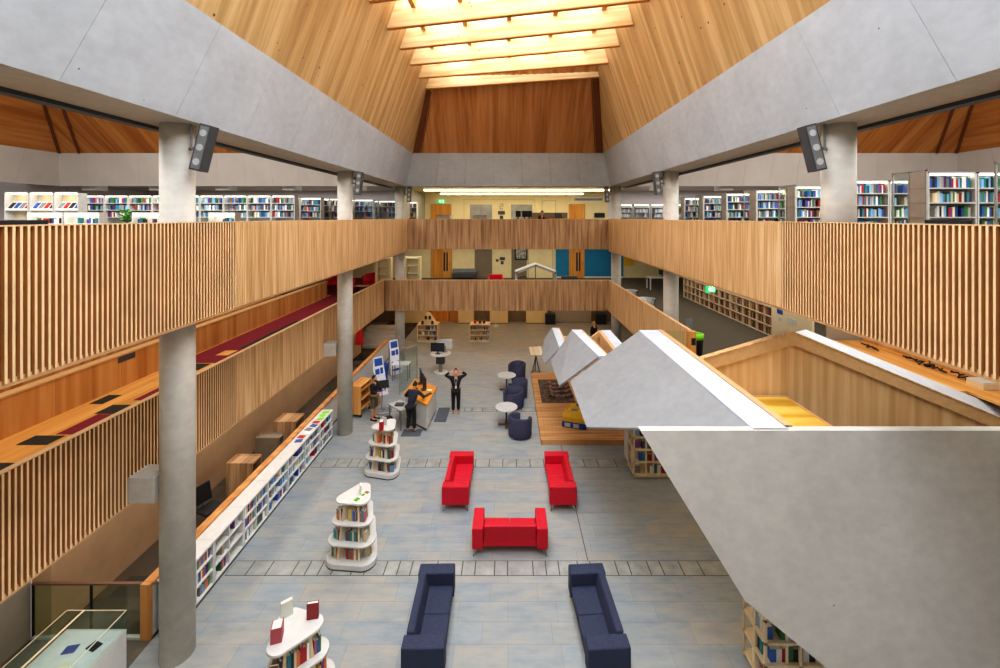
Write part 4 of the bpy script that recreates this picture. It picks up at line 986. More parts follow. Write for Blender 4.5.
# ------------------------------------------------------------------ back wall, level 2
def door(n, x0, x1, z0, z1, y, mat, handle=True, vision=False, frame=None):
    o = struct('door_%d' % n, bx(x0, x1, y-.05, y, z0, z1), mat)
    m = MB(); m.box(x0-.06, x0, y-.07, y, z0, z1+.06); m.box(x1, x1+.06, y-.07, y, z0, z1+.06); m.box(x0-.06, x1+.06, y-.07, y, z1, z1+.06); m.build('door_frame', frame or M['oak_panel'], o)
    if vision: bx(x1-.55, x1-.42, y-.055, y-.04, z0+.5, z1-.5).build('vision_panel', M['screen'], o); bx(x1-.35, x1-.24, y-.055, y-.04, z0+.5, z1-.5).build('vision_panel', M['screen'], o)
    if handle: m = MB(); m.tube([(x1-.1, y-.1, z0+.9), (x1-.1, y-.1, z0+1.2)], .015); m.build('door_handle', M['chrome'], o)
    return o
Y2 = 30.7
door(1, -5.5, -4.15, Z2, 8.47, Y2, M['door_wood']); door(2, 4.45, 5.5, Z2, 8.47, Y2, M['door_wood'])
for n, x0, x1 in ((3, -2.75, -1.15), (4, .22, 1.75)):
    o = struct('door_%d' % n, bx(x0, x1, Y2-.02, Y2, Z2, 8.5), M['steel']); m = bx((x0+x1)/2-.01, (x0+x1)/2+.01, Y2-.024, Y2-.02, Z2, 8.5); m.build('door_gap', M['dark_line'], o)
door(5, 2.5, 3.4, Z2, 8.75, Y2, M['cream'], False, False, M['soffit'])
m = MB(); m.box(-3.2, 1.95, Y2-.012, Y2, 8.86, 8.9); m.box(-3.2, -3.17, Y2-.012, Y2, Z2, 8.86); m.box(1.92, 1.95, Y2-.012, Y2, Z2, 8.86); struct('trim_14', m, M['soffit'])
def exit_sign(label, x, y, z, rz=0, s=1.0):
    t = thing('exit_sign', label, 'sign', (x, y, z), rz)
    bx(-.2*s, .2*s, -.02, .02, -.1*s, .1*s).build('panel', M['exit_green'], t)
    m = MB(); k = s
    m.box(.02*k, .14*k, -.026, -.02, -.07*k, -.055*k)
    m.box(.03*k, .045*k, -.026, -.02, -.055*k, .07*k); m.box(.115*k, .13*k, -.026, -.02, -.055*k, .07*k); m.box(.03*k, .13*k, -.026, -.02, .06*k, .075*k)
    for p in ([(-.09, .03), (-.05, -.01)], [(-.05, -.01), (-.02, -.06)], [(-.05, -.01), (-.1, -.04)], [(-.08, .03), (-.12, .0)], [(-.08, .03), (-.02, .03)]):
        m.tube([(p[0][0]*k, -.025, p[0][1]*k), (p[1][0]*k, -.025, p[1][1]*k)], .012*k, 6)
    m.cyl((-.07*k, -.025), .018*k, .045*k, .08*k, n=10)
    m.build('running_figure', M['exit_white'], t); return t
exit_sign('small green exit sign above the left timber door on the back upper wall', -4.8, 30.55, 8.72, 0, 1.3)
exit_sign('green running figure exit sign hung under the right upper floor', 6.1, 12.8, 5.43, R(25), 1.0)
for x0, lb in ((-6.0, 'front'), (-6.0, 'rear')):
    y = 24.8 if lb == 'front' else 28.9
    t = thing('strip_light', 'long warm ceiling strip light at the back upper floor, %s one' % lb, 'light', (0, y, 9.16)); bx(-4.9 if y < 26 else -4.6, 5.9 if y < 26 else 5.1, -.05, .05, -.04, .06).build('diffuser', M['strip_warm'], t); bx(-4.95, 5.95, -.07, .07, .06, .13).build('housing', M['light_grey'], t)
t = thing('sign_panel', 'dark lift sign between the two steel lifts on the upper floor', 'sign', (-.47, Y2-.02, 7.9)); bx(-.25, .25, -.01, .01, -.13, .13).build('plate', M['dark_grey'], t); bx(-.12, .12, -.01, .01, -.45, -.2).build('lower_plate', M['dark_grey'], t)
m = MB(); m.slab([(-.12, -.012, .62), (.12, -.012, .62), (.12, -.012, .66), (-.12, -.012, .66)], (0, -.004, 0)); m.slab([(.08, -.012, .5), (.12, -.012, .5), (.12, -.012, .62), (.08, -.012, .62)], (0, -.004, 0)); m.slab([(-.12, -.012, .46), (.12, -.012, .46), (.12, -.012, .5), (-.12, -.012, .5)], (0, -.004, 0)); m.slab([(-.12, -.012, .3), (-.08, -.012, .3), (-.08, -.012, .46), (-.12, -.012, .46)], (0, -.004, 0)); m.slab([(-.12, -.012, .26), (.12, -.012, .26), (.12, -.012, .3), (-.12, -.012, .3)], (0, -.004, 0)); m.build('floor_number', M['mid_grey'], t)
t = thing('notice_screen', 'dark grey screen low at the right of the back upper wall', 'screen', (6.6, Y2-.04, 7.7)); bx(-.38, .38, -.03, .03, -.14, .2).build('housing', M['dark_grey'], t); bx(-.35, .35, -.034, -.03, -.11, .17).build('screen', M['screen'], t)
t = thing('ceiling_projector_rail', 'dark grey ducted unit below the ceiling at the right of the back upper floor', 'duct', (5.2, 27.5, 8.75)); bx(-.9, .9, -.15, .15, -.1, .12).build('casing', M['mid_grey'], t); bx(-.85, .85, -.155, -.15, -.05, .05).build('grille', M['dark_grey'], t)
for x, w_, lb in ((-3.75, .75, 'left'), (-1.65, .8, 'right')):
    t = thing('service_counter', 'white counter box on the back upper floor, %s one' % lb, 'counter', (x, 25, Z2)); bx(-w_/2, w_/2, -.3, .3, 0, 1.28).build('body', M['white'], t, bevel=.01); bx(-w_/2-.02, w_/2+.02, -.32, .32, 1.28, 1.31).build('top', M['light_grey'], t)
t = thing('desk_screen', 'grey desk partition on the back upper floor right of the lifts', 'partition', (2.45, 25.4, Z2)); bx(-1.1, 1.1, -.03, .03, 0, 1.44).build('panel', M['taupe_panel'], t); bx(-1.1, 1.1, -.04, .04, 1.44, 1.46).build('rail', M['mid_grey'], t)
for x, lb in ((.6, 'left'), (.98, 'middle'), (1.25, 'right')): monitor('small black monitor in front of the right lift, %s one' % lb, x, 25.0, Z2+1.08, R(20), .32, .36)
d = thing('reading_desk', 'desk in front of the right lift carrying the small black monitors', 'desk', (.95, 25.0, Z2)); bx(-.6, .6, -.35, .35, 1.03, 1.075).build('desk_top', M['oak_desk'], d)
for sx in (-.5, .5): bx(sx-.03, sx+.03, -.3, .3, 0, 1.03).build('leg', M['mid_grey'], d)
t = thing('laptop', 'dark open laptop on the back upper counter near the right timber door', 'laptop', (3.0, 24.6, Z2+1.12), R(15)); bx(-.22, .22, -.15, .15, 0, .02).build('keyboard_base', M['dark_grey'], t); MB().slab([(-.22, .15, .02), (.22, .15, .02), (.22, .3, .3), (-.22, .3, .3)], (0, .012, -.01)).build('lid', M['black'], t)
d = thing('reading_desk', 'desk on the back upper floor carrying the open laptop', 'desk', (3.0, 24.6, Z2)); bx(-.6, .6, -.35, .35, 1.07, 1.118).build('desk_top', M['oak_desk'], d)
for sx in (-.5, .5): bx(sx-.03, sx+.03, -.3, .3, 0, 1.07).build('leg', M['mid_grey'], d)
# ------------------------------------------------------------------ back wall, level 1
Z1 = 3.202
struct('wall_back.005', (lambda m: (m.box(3.45, 8.3, Y2-.06, Y2-.002, Z1+.12, 6.1), m)[1])(MB()), M['blue_wall'])
struct('baseboard_back', bx(3.45, 8.3, Y2-.08, Y2-.002, Z1, Z1+.12), M['white'])
door(6, -5.5, -4.1, Z1, 5.55, Y2, M['door_wood'], True, True); door(7, 4.45, 5.45, Z1, 5.55, Y2-.06, M['door_wood'], True, True)
door(8, 1.5, 3.2, Z1, 5.6, Y2, M['cream'], False, False, M['soffit'])
struct('door_9', bx(-2.4, -1.15, Y2-.03, Y2, Z1, 5.8), M['taupe_panel'])
struct('wall_back.006', bx(.25, 1.35, Y2-.02, Y2-.001, Z1, 5.8), M['taupe_panel'])
t = thing('framed_picture', 'dark framed black and white picture on the taupe panel of the back lower gallery', 'picture', (.9, Y2-.03, 4.95)); bx(-.42, .5, -.02, .01, -.45, .5).build('frame', M['black'], t); m = bx(-.32, .4, -.026, -.02, -.35, .4); m.build('print', plain('print_bw', (140, 140, 134), .6, 0, .5, 8), t)
t = thing('sign_panel', 'pair of dark sign plates beside the taupe lift on the back lower gallery', 'sign', (-.6, Y2-.01, 4.5)); bx(-.28, -.08, -.01, .008, -.12, .05).build('plate', M['dark_grey'], t); bx(.0, .38, -.01, .008, -.02, .2).build('plate', M['dark_grey'], t); bx(.08, .28, -.01, .008, -.32, -.08).build('plate', M['dark_grey'], t)
t = thing('bench', 'long low grey upholstered bench against the back lower gallery wall', 'bench', (-3.1, 30.2, Z1)); bx(-.85, .85, -.3, .3, .1, .42).build('seat', M['dark_grey'], t, bevel=.03); bx(-.85, .85, .2, .34, .42, .7).build('backrest', M['mid_grey'], t, bevel=.03)
for s in (-.75, .75): bx(s-.03, s+.03, -.25, .25, 0, .1).build('leg', M['black'], t)
t = thing('sofa', 'small red sofa on the back lower gallery left of the little house frame', 'sofa', (-.72, 25.2, Z1)); bx(-.42, .42, -.3, .3, .1, .45).build('seat', M['red'], t, bevel=.05); bx(-.4, .4, .15, .32, .45, .98).build('backrest', M['red'], t, bevel=.06)
for s in (-1, 1): bx(s*.36, s*.48, -.3, .3, .12, .8).build('arm', M['red'], t, bevel=.05)
for s in (-.3, .3): bx(s-.02, s+.02, -.2, .2, 0, .1).build('leg', M['black'], t)
t = thing('house_frame', 'pale grey house shaped open frame on the back lower gallery', 'play house', (1.55, 24.0, Z1))
m = MB(); pr = [(-1.15, .0), (-1.15, 1.35), (0, 1.78), (1.15, 1.35), (1.15, .0)]
for i in range(4):
    a, b = Vector(pr[i]), Vector(pr[i+1]); n_ = Vector((-(b-a).y, (b-a).x)).normalized()*-.12
    m.slab([(a.x, -.5, a.y), (b.x, -.5, b.y), (b.x+n_.x*-1*-1, -.5, b.y+n_.y), (a.x+n_.x, -.5, a.y+n_.y)], (0, 1.0, 0))
m.build('frame', M['light_grey'], t); m = MB(); m.tube([(0, 0, 1.65), (0, 0, .0)], .02); m.tube([(-.55, 0, .25), (.55, 0, .25)], .015); m.build('rail', M['dark_grey'], t)
t = thing('bicycle_wheel_toy', 'small dark round toy inside the house frame', 'toy', (.85, 24.0, Z1))
m = MB(); m.tube([(.22*math.cos(2*math.pi*i/20), 0, .82+.22*math.sin(2*math.pi*i/20)) for i in range(21)], .03); m.tube([(0, 0, .6), (0, 0, 0)], .025); m.build('ring', M['dark_grey'], t); m = MB(); m.box(-.2, .2, -.15, .15, 0, .03); m.build('base', M['black'], t)
t = thing('lounge_chair', 'dark grey low lounge seat in front of the blue wall', 'chair', (3.7, 25.4, Z1)); bx(-.7, .7, -.3, .3, .15, .5).build('seat', M['dark_grey'], t, bevel=.06); bx(-.5, .5, .1, .3, .5, .86).build('backrest', M['dark_grey'], t, bevel=.08)
for s in (-.5, .5): bx(s-.03, s+.03, -.2, .2, 0, .15).build('leg', M['black'], t)
struct('wall_back.007', bx(8.35, 9.1, Y2-.05, Y2-.01, Z1+.9, 5.6), M['yellow'])
# level 1 left back: display shelves, red chairs
for x, y, lb, w_ in ((-5.62, 25.0, 'white display shelf right of the far left column on the lower gallery', .95), (-7.2, 24.6, 'white display shelf left of the far left column on the lower gallery', .9)):
    t = thing('display_shelf', lb, 'shelf', (x, y, Z1)); bx(-w_/2, w_/2, .2, .3, 0, 2.05).build('back_panel', M['cream'], t)
    for s in (-1, 1): bx(s*w_/2, s*(w_/2-.14), -.1, .2, 0, 2.05).build('side_panel', M['cream'], t)
    for z in (.6, 1.05, 1.5, 1.95): bx(-w_/2+.14, w_/2-.14, -.1, .2, z, z+.04).build('shelf', M['white'], t)
    for z in (.64, 1.09, 1.54): book_row((x-w_/2+.16, y-.02), (x+w_/2-.16, y-.02), Z1+z, .26, .1, '', '', (0, -1), .9, .1, .2, False)
t = thing('magazine_stand', 'narrow stand of blue magazines beside the red armchairs', 'stand', (-7.5, 25.2, Z1)); bx(-.28, .28, .1, .16, 0, 1.95).build('panel', M['light_grey'], t)
for z in (.9, 1.25, 1.6): MB().slab([(-.26, -.06, z), (.26, -.06, z), (.26, .1, z+.3), (-.26, .1, z+.3)], (0, .01, 0)).build('magazine_tray', M['poster_blue'], t)
for x, y, rz, lb in ((-8.35, 25.7, R(-30), 'red upholstered armchair with high curved back, right one at the left lower gallery'), (-9.3, 24.4, R(60), 'red upholstered armchair just right of the middle column on the left lower gallery'), (-10.75, 25.8, R(70), 'red upholstered armchair showing left of the middle column')):
    t = thing('red_armchair', lb, 'armchair', (x, y, Z1), rz, 'red armchairs on the left lower gallery')
    m = MB(); n = 20; b_ = []
    for k in range(n+1):
        a = R(-20+220*k/n); c, s = math.cos(a), math.sin(a); hh = 1.0-.3*abs(k/n-.5)**1.5*2
        b_.append([(.5*c, .45*s, .3), (.56*c, .5*s, hh), (.44*c, .4*s, hh), (.4*c, .36*s, .35)])
    for k in range(n):
        for j in range(3): m.face([b_[k][j], b_[k+1][j], b_[k+1][j+1], b_[k][j+1]])
    m.face(b_[0]); m.face(b_[-1]); m.build('shell', M['red'], t, smooth=True)
    m = MB(); m.lathe([(0, .3), (.42, .3), (.44, .42), (.38, .47), (0, .48)]); m.build('seat', M['red'], t, smooth=True)
    for k in range(4):
        a = R(45+90*k); m = MB(); m.tube([(.2*math.cos(a), .2*math.sin(a), .3), (.36*math.cos(a), .36*math.sin(a), 0)], .02); m.build('leg', M['black'], t)
t = thing('coffee_table', 'small pale coffee table between the red armchairs', 'table', (-8.4, 24.5, Z1)); bx(-.35, .35, -.22, .22, .42, .45).build('table_top', M['oak_trim'], t)
for sx in (-.28, .28): bx(sx-.02, sx+.02, -.18, .18, 0, .42).build('leg', M['black'], t)
# ------------------------------------------------------------------ level 1 right
for k in range(8):
    y0 = 15.5+.98*k
    t = thing('wall_bookcase', 'cream open bookcase along the right lower gallery, %s from the camera' % ['first', 'second', 'third', 'fourth', 'fifth', 'sixth', 'seventh', 'eighth'][k], 'bookcase', (9.62, y0, Z1), 0, 'cream bookcases along the right lower gallery')
    bx(.28, .3, 0, .97, 0, 1.75).build('back_panel', M['cream_ply'], t)
    for a in (0, .475, .94): bx(0, .28, a, a+.03, 0, 1.75).build('side_panel', M['cream_ply'], t)
    for z in (.05, .4, .75, 1.1, 1.45): bx(0, .28, .03, .94, z-.03, z).build('shelf', M['cream_ply'], t)
    bx(0, .3, 0, .97, 1.72, 1.75).build('top', M['cream_ply'], t)
    for z in (.05, .4, .75, 1.1, 1.45):
        for a, b in ((.04, .46), (.52, .93)):
            p = [('x', (150, 96, 62)), ('x', (110, 60, 44)), ('x', (70, 50, 48)), ('x', (190, 160, 110)), ('x', (140, 50, 40))]
            s_ = a
            while s_ < b-.05:
                w_ = rnd.uniform(.03, .06)
                if rnd.random() < .12: s_ += .08; continue
                rows.append((9.62+.14, y0+s_+w_/2, Z1+z, w_*.93, .18, rnd.uniform(.2, .28), R(-90), rnd.choice(p)[1])); s_ += w_
t = thing('socket_panel', 'pale timber wall panel with blue sign and sockets beside the right lower bookcases', 'panel', (9.6, 13.4, Z1))
bx(0, .06, 0, 2.05, 0, 2.6).build('board', M['cream_ply'], t)
bx(-.012, 0, 1.45, 1.75, .98, 1.14).build('blue_sign', M['poster_blue'], t); bx(-.012, 0, 1.5, 1.68, .74, .86).build('socket_plate', M['light_grey'], t)
for a in (.55, .8): bx(-.012, 0, a+.2, a+.38, .76, .96).build('socket_plate', M['light_grey'], t)
t = thing('long_bench', 'long low orange timber bench on the right lower gallery, beyond the white sloping cap', 'bench')
bx(10.2, 12.36, 10.5, 14.85, 3.24, 3.3).build('bench_top', M['oak_desk'], t); bx(11.35, 12.36, 8.5, 10.5, 3.24, 3.3).build('bench_end', M['oak_desk'], t); bx(10.24, 12.3, 10.56, 14.8, 3.202, 3.24).build('plinth', M['oak_panel'], t)
bx(12.36, 12.41, 8.5, 14.85, 3.24, 3.42).build('back_rail', M['oak_panel'], t)
for k, (x, y) in enumerate(((11.75, 13.8), (12.0, 12.55), (11.95, 11.9), (12.05, 11.35))):
    m = MB(); r_ = random.Random(k); pts = [(x+r_.uniform(-.12, .12), y+(i-5)*.05+r_.uniform(-.05, .05), 3.33+.09*abs(math.sin(i*1.1))) for i in range(11)]
    m.tube(pts, .025, 6); o = m.build('cable', M['black'], smooth=True); tag(o, 'loose black cable lying on the long orange bench, %s from the camera' % ['fourth', 'third', 'second', 'first'][k], 'cable', 'cables on the long orange bench')
t = thing('power_unit', 'small black socket unit standing on the long orange bench', 'socket', (12.1, 12.2, 3.301)); bx(-.12, .12, -.05, .05, 0, .08).build('body', M['black'], t, bevel=.01); m = MB(); m.tube([(0, 0, .08), (0, 0, .3)], .015); m.build('post', M['dark_grey'], t)
t = thing('bench_screen', 'beige panel closing the far end of the long orange bench', 'panel', (11.8, 14.92, 3.202)); bx(-.62, .6, -.02, .02, 0, 1.4).build('board', M['grey_wall'], t); bx(-.62, .6, -.03, .03, 1.4, 1.43).build('edge', M['soffit'], t)
t = thing('storage_box', 'cream flat box on the near end of the long orange bench at the right edge', 'box', (12.0, 10.75, 3.301)); bx(-.2, .3, -.2, .2, 0, .16).build('body', M['cream_ply'], t, bevel=.01); bx(-.2, .3, -.2, .2, .16, .17).build('lid', M['light_grey'], t)
t = thing('recycling_bin', 'black bin with a lime green rim at the end of the right lower balustrade', 'bin', (5.62, 12.75, Z1)); m = MB(); m.lathe([(0, 0), (.18, 0), (.22, .78)]); m.build('body', M['black'], t, smooth=True); m = MB(); m.lathe([(.16, .76), (.235, .76), (.24, .9), (.17, .92), (.16, .8)]); m.build('rim', M['lime'], t, smooth=True)
t = thing('end_post', 'pale timber end post of the right lower balustrade with a dark switch plate', 'post', (5.24, 12.16, 2.75)); bx(-.12, .12, -.06, .06, 0, 1.59).build('post', M['oak_desk'], t); bx(-.02, .1, -.07, -.06, 1.2, 1.4).build('switch_plate', M['black'], t)
t = thing('glass_balustrade', 'small yellowish glass pane beside the timber end post on the right', 'balustrade', (4.6, 12.3, 2.75)); bx(-.55, .5, -.006, .006, .1, 1.55).build('glass_pane', M['glass_green'], t); bx(-.55, .5, -.02, .02, 0, .1).build('base_channel', M['oak_trim'], t)
t = thing('notice_stand', 'grey floor notice panel behind the right lower balustrade', 'sign', (5.8, 13.6, Z1), R(25)); bx(-.13, .13, -.015, .015, .6, 1.15).build('panel', M['mid_grey'], t); m = MB(); m.box(-.02, .02, -.01, .01, .05, .6); m.box(-.15, .15, -.15, .15, 0, .05); m.build('stand', M['dark_grey'], t)
for x, y, lb in ((6.1, 21.3, 'far'), (6.25, 19.2, 'near')):
    t = thing('tub_chair', 'pale grey low chair behind the right lower balustrade, %s one' % lb, 'armchair', (x, y, Z1)); m = MB(); m.lathe([(0, .1), (.3, .1), (.36, .4), (.0, .42)]); m.build('seat', M['light_grey'], t, smooth=True); m = MB(); m.lathe([(.3, .4), (.37, .4), (.4, .72), (.34, .72), (.3, .42)], a0=-20, a1=200); m.build('shell', M['light_grey'], t, smooth=True); m = MB(); m.cyl((0, 0), .2, 0, .1); m.build('foot', M['mid_grey'], t)
t = thing('work_table', 'white legged desk far back on the right lower gallery', 'desk', (9.3, 26, Z1)); bx(-.75, .8, -.4, .4, .7, .74).build('desk_top', M['white'], t)
for sx in (-.7, .72):
    for sy in (-.35, .3): bx(sx-.03, sx+.03, sy-.03, sy+.03, 0, .7).build('leg', M['white'], t)
office_chair('office_chair', 'black office chair at the white desk on the right lower gallery', 9.6, 25.2, Z1, R(180))
monitor('small monitor on the white desk far back on the right lower gallery', 9.5, 26.1, Z1+.741, R(10), .5, .3)
# ------------------------------------------------------------------ ground floor back wall
YG = 30.9
for n, x0, x1, mt in ((10, -5.6, -4.3, 'door_wood'), (11, -4.25, -3.6, 'oak_panel')): struct('door_%d' % n, bx(x0, x1, YG-.04, YG, .0, 2.4), M[mt])
for k, (x0, x1) in enumerate(((-7.8, -5.7), (-4.15+.0, -2.45), (-1.3, .0), (1.3, 2.8))):
    if k == 1: x0 = -4.15+.6
    t = thing('reception_counter', 'cream panelled counter front along the back wall, ' + ['leftmost', 'second from left', 'third from left', 'rightmost'][k], 'counter', ((x0+x1)/2, 30.5, 0), 0, 'cream counters at the back')
    w_ = (x1-x0)/2; bx(-w_, w_, -.2, .3, .05, 1.15).build('front_panel', M['cream'], t); bx(-w_, w_, -.15, .3, 0, .05).build('plinth', M['taupe_panel'], t); bx(-w_-.02, w_+.02, -.24, .3, 1.15, 1.2).build('counter_top', M['soffit'], t)
t = thing('screen_panel', 'pale reflective glass screen across the back wall, right of the counters', 'screen', (4.5, 30.6, 0)); bx(-1.4, 1.5, -.02, .02, .05, 1.1).build('pane', plain('pale_glass', (176, 172, 164), .15, .2), t); bx(-1.4, 1.5, -.04, .04, 0, .05).build('base_channel', M['mid_grey'], t)
for x, lb in ((3.0, 'left'), (6.6, 'right')): t = thing('floor_bin', 'dark blue box at the %s end of the pale glass screen' % lb, 'box', (x, 30.2, 0)); bx(-.35, .35, -.2, .2, 0, .7).build('body', M['navy_cloth'], t, bevel=.02); bx(-.36, .36, -.21, .21, .7, .76).build('lid', M['dark_grey'], t)
t = thing('floor_lamp', 'slim white stand in front of the cream counters at the back', 'stand', (-.85, 29.6, 0)); m = MB(); m.cyl((0, 0), .2, 0, .03); m.build('base', M['white'], t); m = MB(); m.cyl((0, 0), .03, .03, 1.25); m.build('pole', M['white'], t); m = bx(-.25, .25, -.03, .03, 1.25, 1.32); m.build('head', M['white'], t)
# ================================================================== people
def skin_mesh(edges_pts, rad, root, lv=2):
    """edges_pts: dict name->(x,y,z); edges list of pairs in rad['edges']; returns evaluated mesh"""
    names = list(edges_pts); idx = {n: i for i, n in enumerate(names)}
    me = bpy.data.meshes.new('tmp'); me.from_pydata([edges_pts[n] for n in names], [(idx[a], idx[b]) for a, b in rad['edges']], [])
    o = bpy.data.objects.new('tmp', me); col.objects.link(o)
    sk = o.modifiers.new('s', 'SKIN'); sk.use_smooth_shade = True
    for n in names:
        r = rad.get(n, .04); r = r if isinstance(r, tuple) else (r, r)
        v = me.skin_vertices[0].data[idx[n]]; v.radius = r; v.use_root = (n == root)
    ss = o.modifiers.new('u', 'SUBSURF'); ss.levels = lv; ss.render_levels = lv
    dg = bpy.context.evaluated_depsgraph_get(); out = bpy.data.meshes.new_from_object(o.evaluated_get(dg))
    bpy.data.objects.remove(o); return out
def to_obj(name, meshes, mat, parent):
    bm = bmesh.new()
    for me in meshes: bm.from_mesh(me)
    me = bpy.data.meshes.new(name); bm.to_mesh(me); bm.free(); me.materials.append(mat)
    for p in me.polygons: p.use_smooth = True
    o = bpy.data.objects.new(name, me); col.objects.link(o)
    if parent: o.parent = parent
    return o
def head_mesh(c, yaw, pitch, s=1.0):
    """skull, brow, nose, chin, ears; faces local -y before yaw"""
    bm = bmesh.new(); bmesh.ops.create_uvsphere(bm, u_segments=20, v_segments=16, radius=1)
    for v in bm.verts:
        x, y, z = v.co; w_ = .078*(1-.18*max(0, -z)); v.co = (x*w_, y*.098 - (.012 if z < -.2 and y < 0 else 0), z*.118)
        if abs(x) < .22 and y < -.8 and -.42 < z < .12: v.co.y -= .022*(1-abs(z+.2)/.4) if abs(z+.2) < .4 else 0
    for s_ in (-1, 1):
        r = bmesh.ops.create_uvsphere(bm, u_segments=8, v_segments=6, radius=.022)['verts']
        for v in r: v.co = Vector((v.co.x*.45+s_*.078, v.co.y*.7+.012, v.co.z*1.3-.005))
    mt = Matrix.Translation(c) @ Matrix.Rotation(yaw, 4, 'Z') @ Matrix.Rotation(pitch, 4, 'X') @ Matrix.Scale(s, 4)
    bm.transform(mt); me = bpy.data.meshes.new('head'); bm.to_mesh(me); bm.free(); return me, mt
def small(parent, name, mt, mat, blobs):
    bm = bmesh.new()
    for (x, y, z, rx, ry, rz) in blobs:
        r = bmesh.ops.create_uvsphere(bm, u_segments=12, v_segments=8, radius=1)['verts']
        for v in r: v.co = Vector((v.co.x*rx+x, v.co.y*ry+y, v.co.z*rz+z))
    bm.transform(mt); me = bpy.data.meshes.new(name); bm.to_mesh(me); bm.free(); me.materials.append(mat)
    for p in me.polygons: p.use_smooth = True
    o = bpy.data.objects.new(name, me); col.objects.link(o); o.parent = parent; return o
def hand(P, edges, rad, side, wrist, d, palm_n):
    """adds a palm, four fingers and a thumb to the skeleton"""
    w_ = Vector(wrist); d = Vector(d).normalized(); n = Vector(palm_n).normalized(); u = d.cross(n).normalized()*(1 if side == 'L' else -1)
    k = side+'palm'; P[k] = w_+d*.05; rad[k] = (.034, .018); edges.append((side+'wrist', k))
    for i, (off, ln) in enumerate(((-.028, .068), (-.009, .078), (.01, .072), (.028, .056))):
        a, b, c = P[k]+d*.035+u*off, P[k]+d*(.035+ln*.55)+u*off*1.15+n*.01, P[k]+d*(.035+ln*.9)+u*off*1.15+n*.035
        for q, v in (('a', a), ('b', b), ('c', c)): P['%sf%d%s' % (side, i, q)] = v; rad['%sf%d%s' % (side, i, q)] = .009
        edges += [(k, '%sf%da' % (side, i)), ('%sf%da' % (side, i), '%sf%db' % (side, i)), ('%sf%db' % (side, i), '%sf%dc' % (side, i))]
    a = P[k]-u*.035-d*.01; b = a-u*.015+d*.04+n*.02
    P[side+'ta'] = a; P[side+'tb'] = b; rad[side+'ta'] = .011; rad[side+'tb'] = .009; edges += [(k, side+'ta'), (side+'ta', side+'tb')]
def person(label, loc, yaw, J, top, bottom, shoes, hair, hairlen, head_yaw=0, head_pitch=0, shorts=False, sleeve=True, mask=False, tail=0, extra=None):
    t = thing('person', label, 'person', loc, yaw)
    P = {k: Vector(v) for k, v in J.items()}
    E = [('pelvis', 'waist'), ('waist', 'chest'), ('chest', 'neck'), ('neck', 'skull')]
    rad = {'pelvis': (.125, .095), 'waist': (.105, .08), 'chest': (.12, .09), 'neck': .052, 'skull': .05}
    for s in 'LR':
        E += [('chest', s+'sho'), (s+'sho', s+'elb'), (s+'elb', s+'wrist'), ('pelvis', s+'hip'), (s+'hip', s+'knee'), (s+'knee', s+'ank'), (s+'ank', s+'toe')]
        rad.update({s+'sho': .058, s+'elb': .041, s+'wrist': .029, s+'hip': .092, s+'knee': .058, s+'ank': .037, s+'toe': (.042, .026)})
        d = P[s+'wrist']-P[s+'elb']; hand(P, E, rad, s, P[s+'wrist'], d, J.get(s+'n', (0, -1, 0.01)))
    for k in ('Ln', 'Rn'): P.pop(k, None)
    rad['edges'] = E
    hm, mt = head_mesh(P['skull']+Vector((0, 0, .06)), head_yaw, head_pitch)
    body = to_obj('body', [skin_mesh(P, rad, 'pelvis', 1), hm], M['skin'], t)
    def sub(name, keys, edges, mat, grow, over=None):
        r = {k: tuple(x+grow for x in (rad[k] if isinstance(rad[k], tuple) else (rad[k],)*2)) for k in keys}
        if over: r.update(over)
        r['edges'] = edges; pts = {k: P[k] for k in keys}
        return to_obj(name, [skin_mesh(pts, r, keys[0], 1)], mat, t)
    ks = ['pelvis', 'waist', 'chest']; es = [('pelvis', 'waist'), ('waist', 'chest')]
    for s in 'LR':
        end = s+'cuff'; P[end] = P[s+'elb'].lerp(P[s+'wrist'], .85 if sleeve else .05); rad[end] = .036 if sleeve else .045
        ks += [s+'sho', s+'elb', end] if sleeve else [s+'sho', end]
        es += [('chest', s+'sho')] + ([(s+'sho', s+'elb'), (s+'elb', end)] if sleeve else [(s+'sho', end)])
    sub('top', ks, es, top, .018, {'pelvis': (.17, .14), 'waist': (.155, .125), 'chest': (.175, .14)})
    ks = ['pelvis']; es = []
    for s in 'LR':
        end = s+'hem'; P[end] = P[s+'knee'].lerp(P[s+'ank'], .12 if shorts else .9); rad[end] = .056 if shorts else .048
        if shorts: ks += [s+'hip', end]; es += [('pelvis', s+'hip'), (s+'hip', end)]
        else: ks += [s+'hip', s+'knee', end]; es += [('pelvis', s+'hip'), (s+'hip', s+'knee'), (s+'knee', end)]
    sub('trousers' if not shorts else 'shorts', ks, es, bottom, .018)
    if tail:
        P['hemc'] = P['pelvis']+Vector((0, .0, -tail)); rad['hemc'] = (.2, .15)
        sub('tunic', ['chest', 'waist', 'pelvis', 'hemc'], [('chest', 'waist'), ('waist', 'pelvis'), ('pelvis', 'hemc')], top, .02)
    for s in 'LR':
        if shoes is None: break
        a, b = P[s+'ank'], P[s+'toe']; d = Vector((b.x-a.x, b.y-a.y, 0)).normalized(); n = Vector((-d.y, d.x, 0))
        z0 = min(b.z, a.z)-.045; m = MB(); h0, h1 = a-d*.075, b+d*.06
        m.hexa([(*(h0-n*.036).xy, z0), (*(h1-n*.04).xy, z0), (*(h1+n*.04).xy, z0), (*(h0+n*.036).xy, z0)], [(*(h0-n*.034).xy, z0+.085), (*(h1-n*.034).xy, z0+.05), (*(h1+n*.034).xy, z0+.05), (*(h0+n*.034).xy, z0+.085)])
        m.build('shoe', shoes, t, bevel=.018)
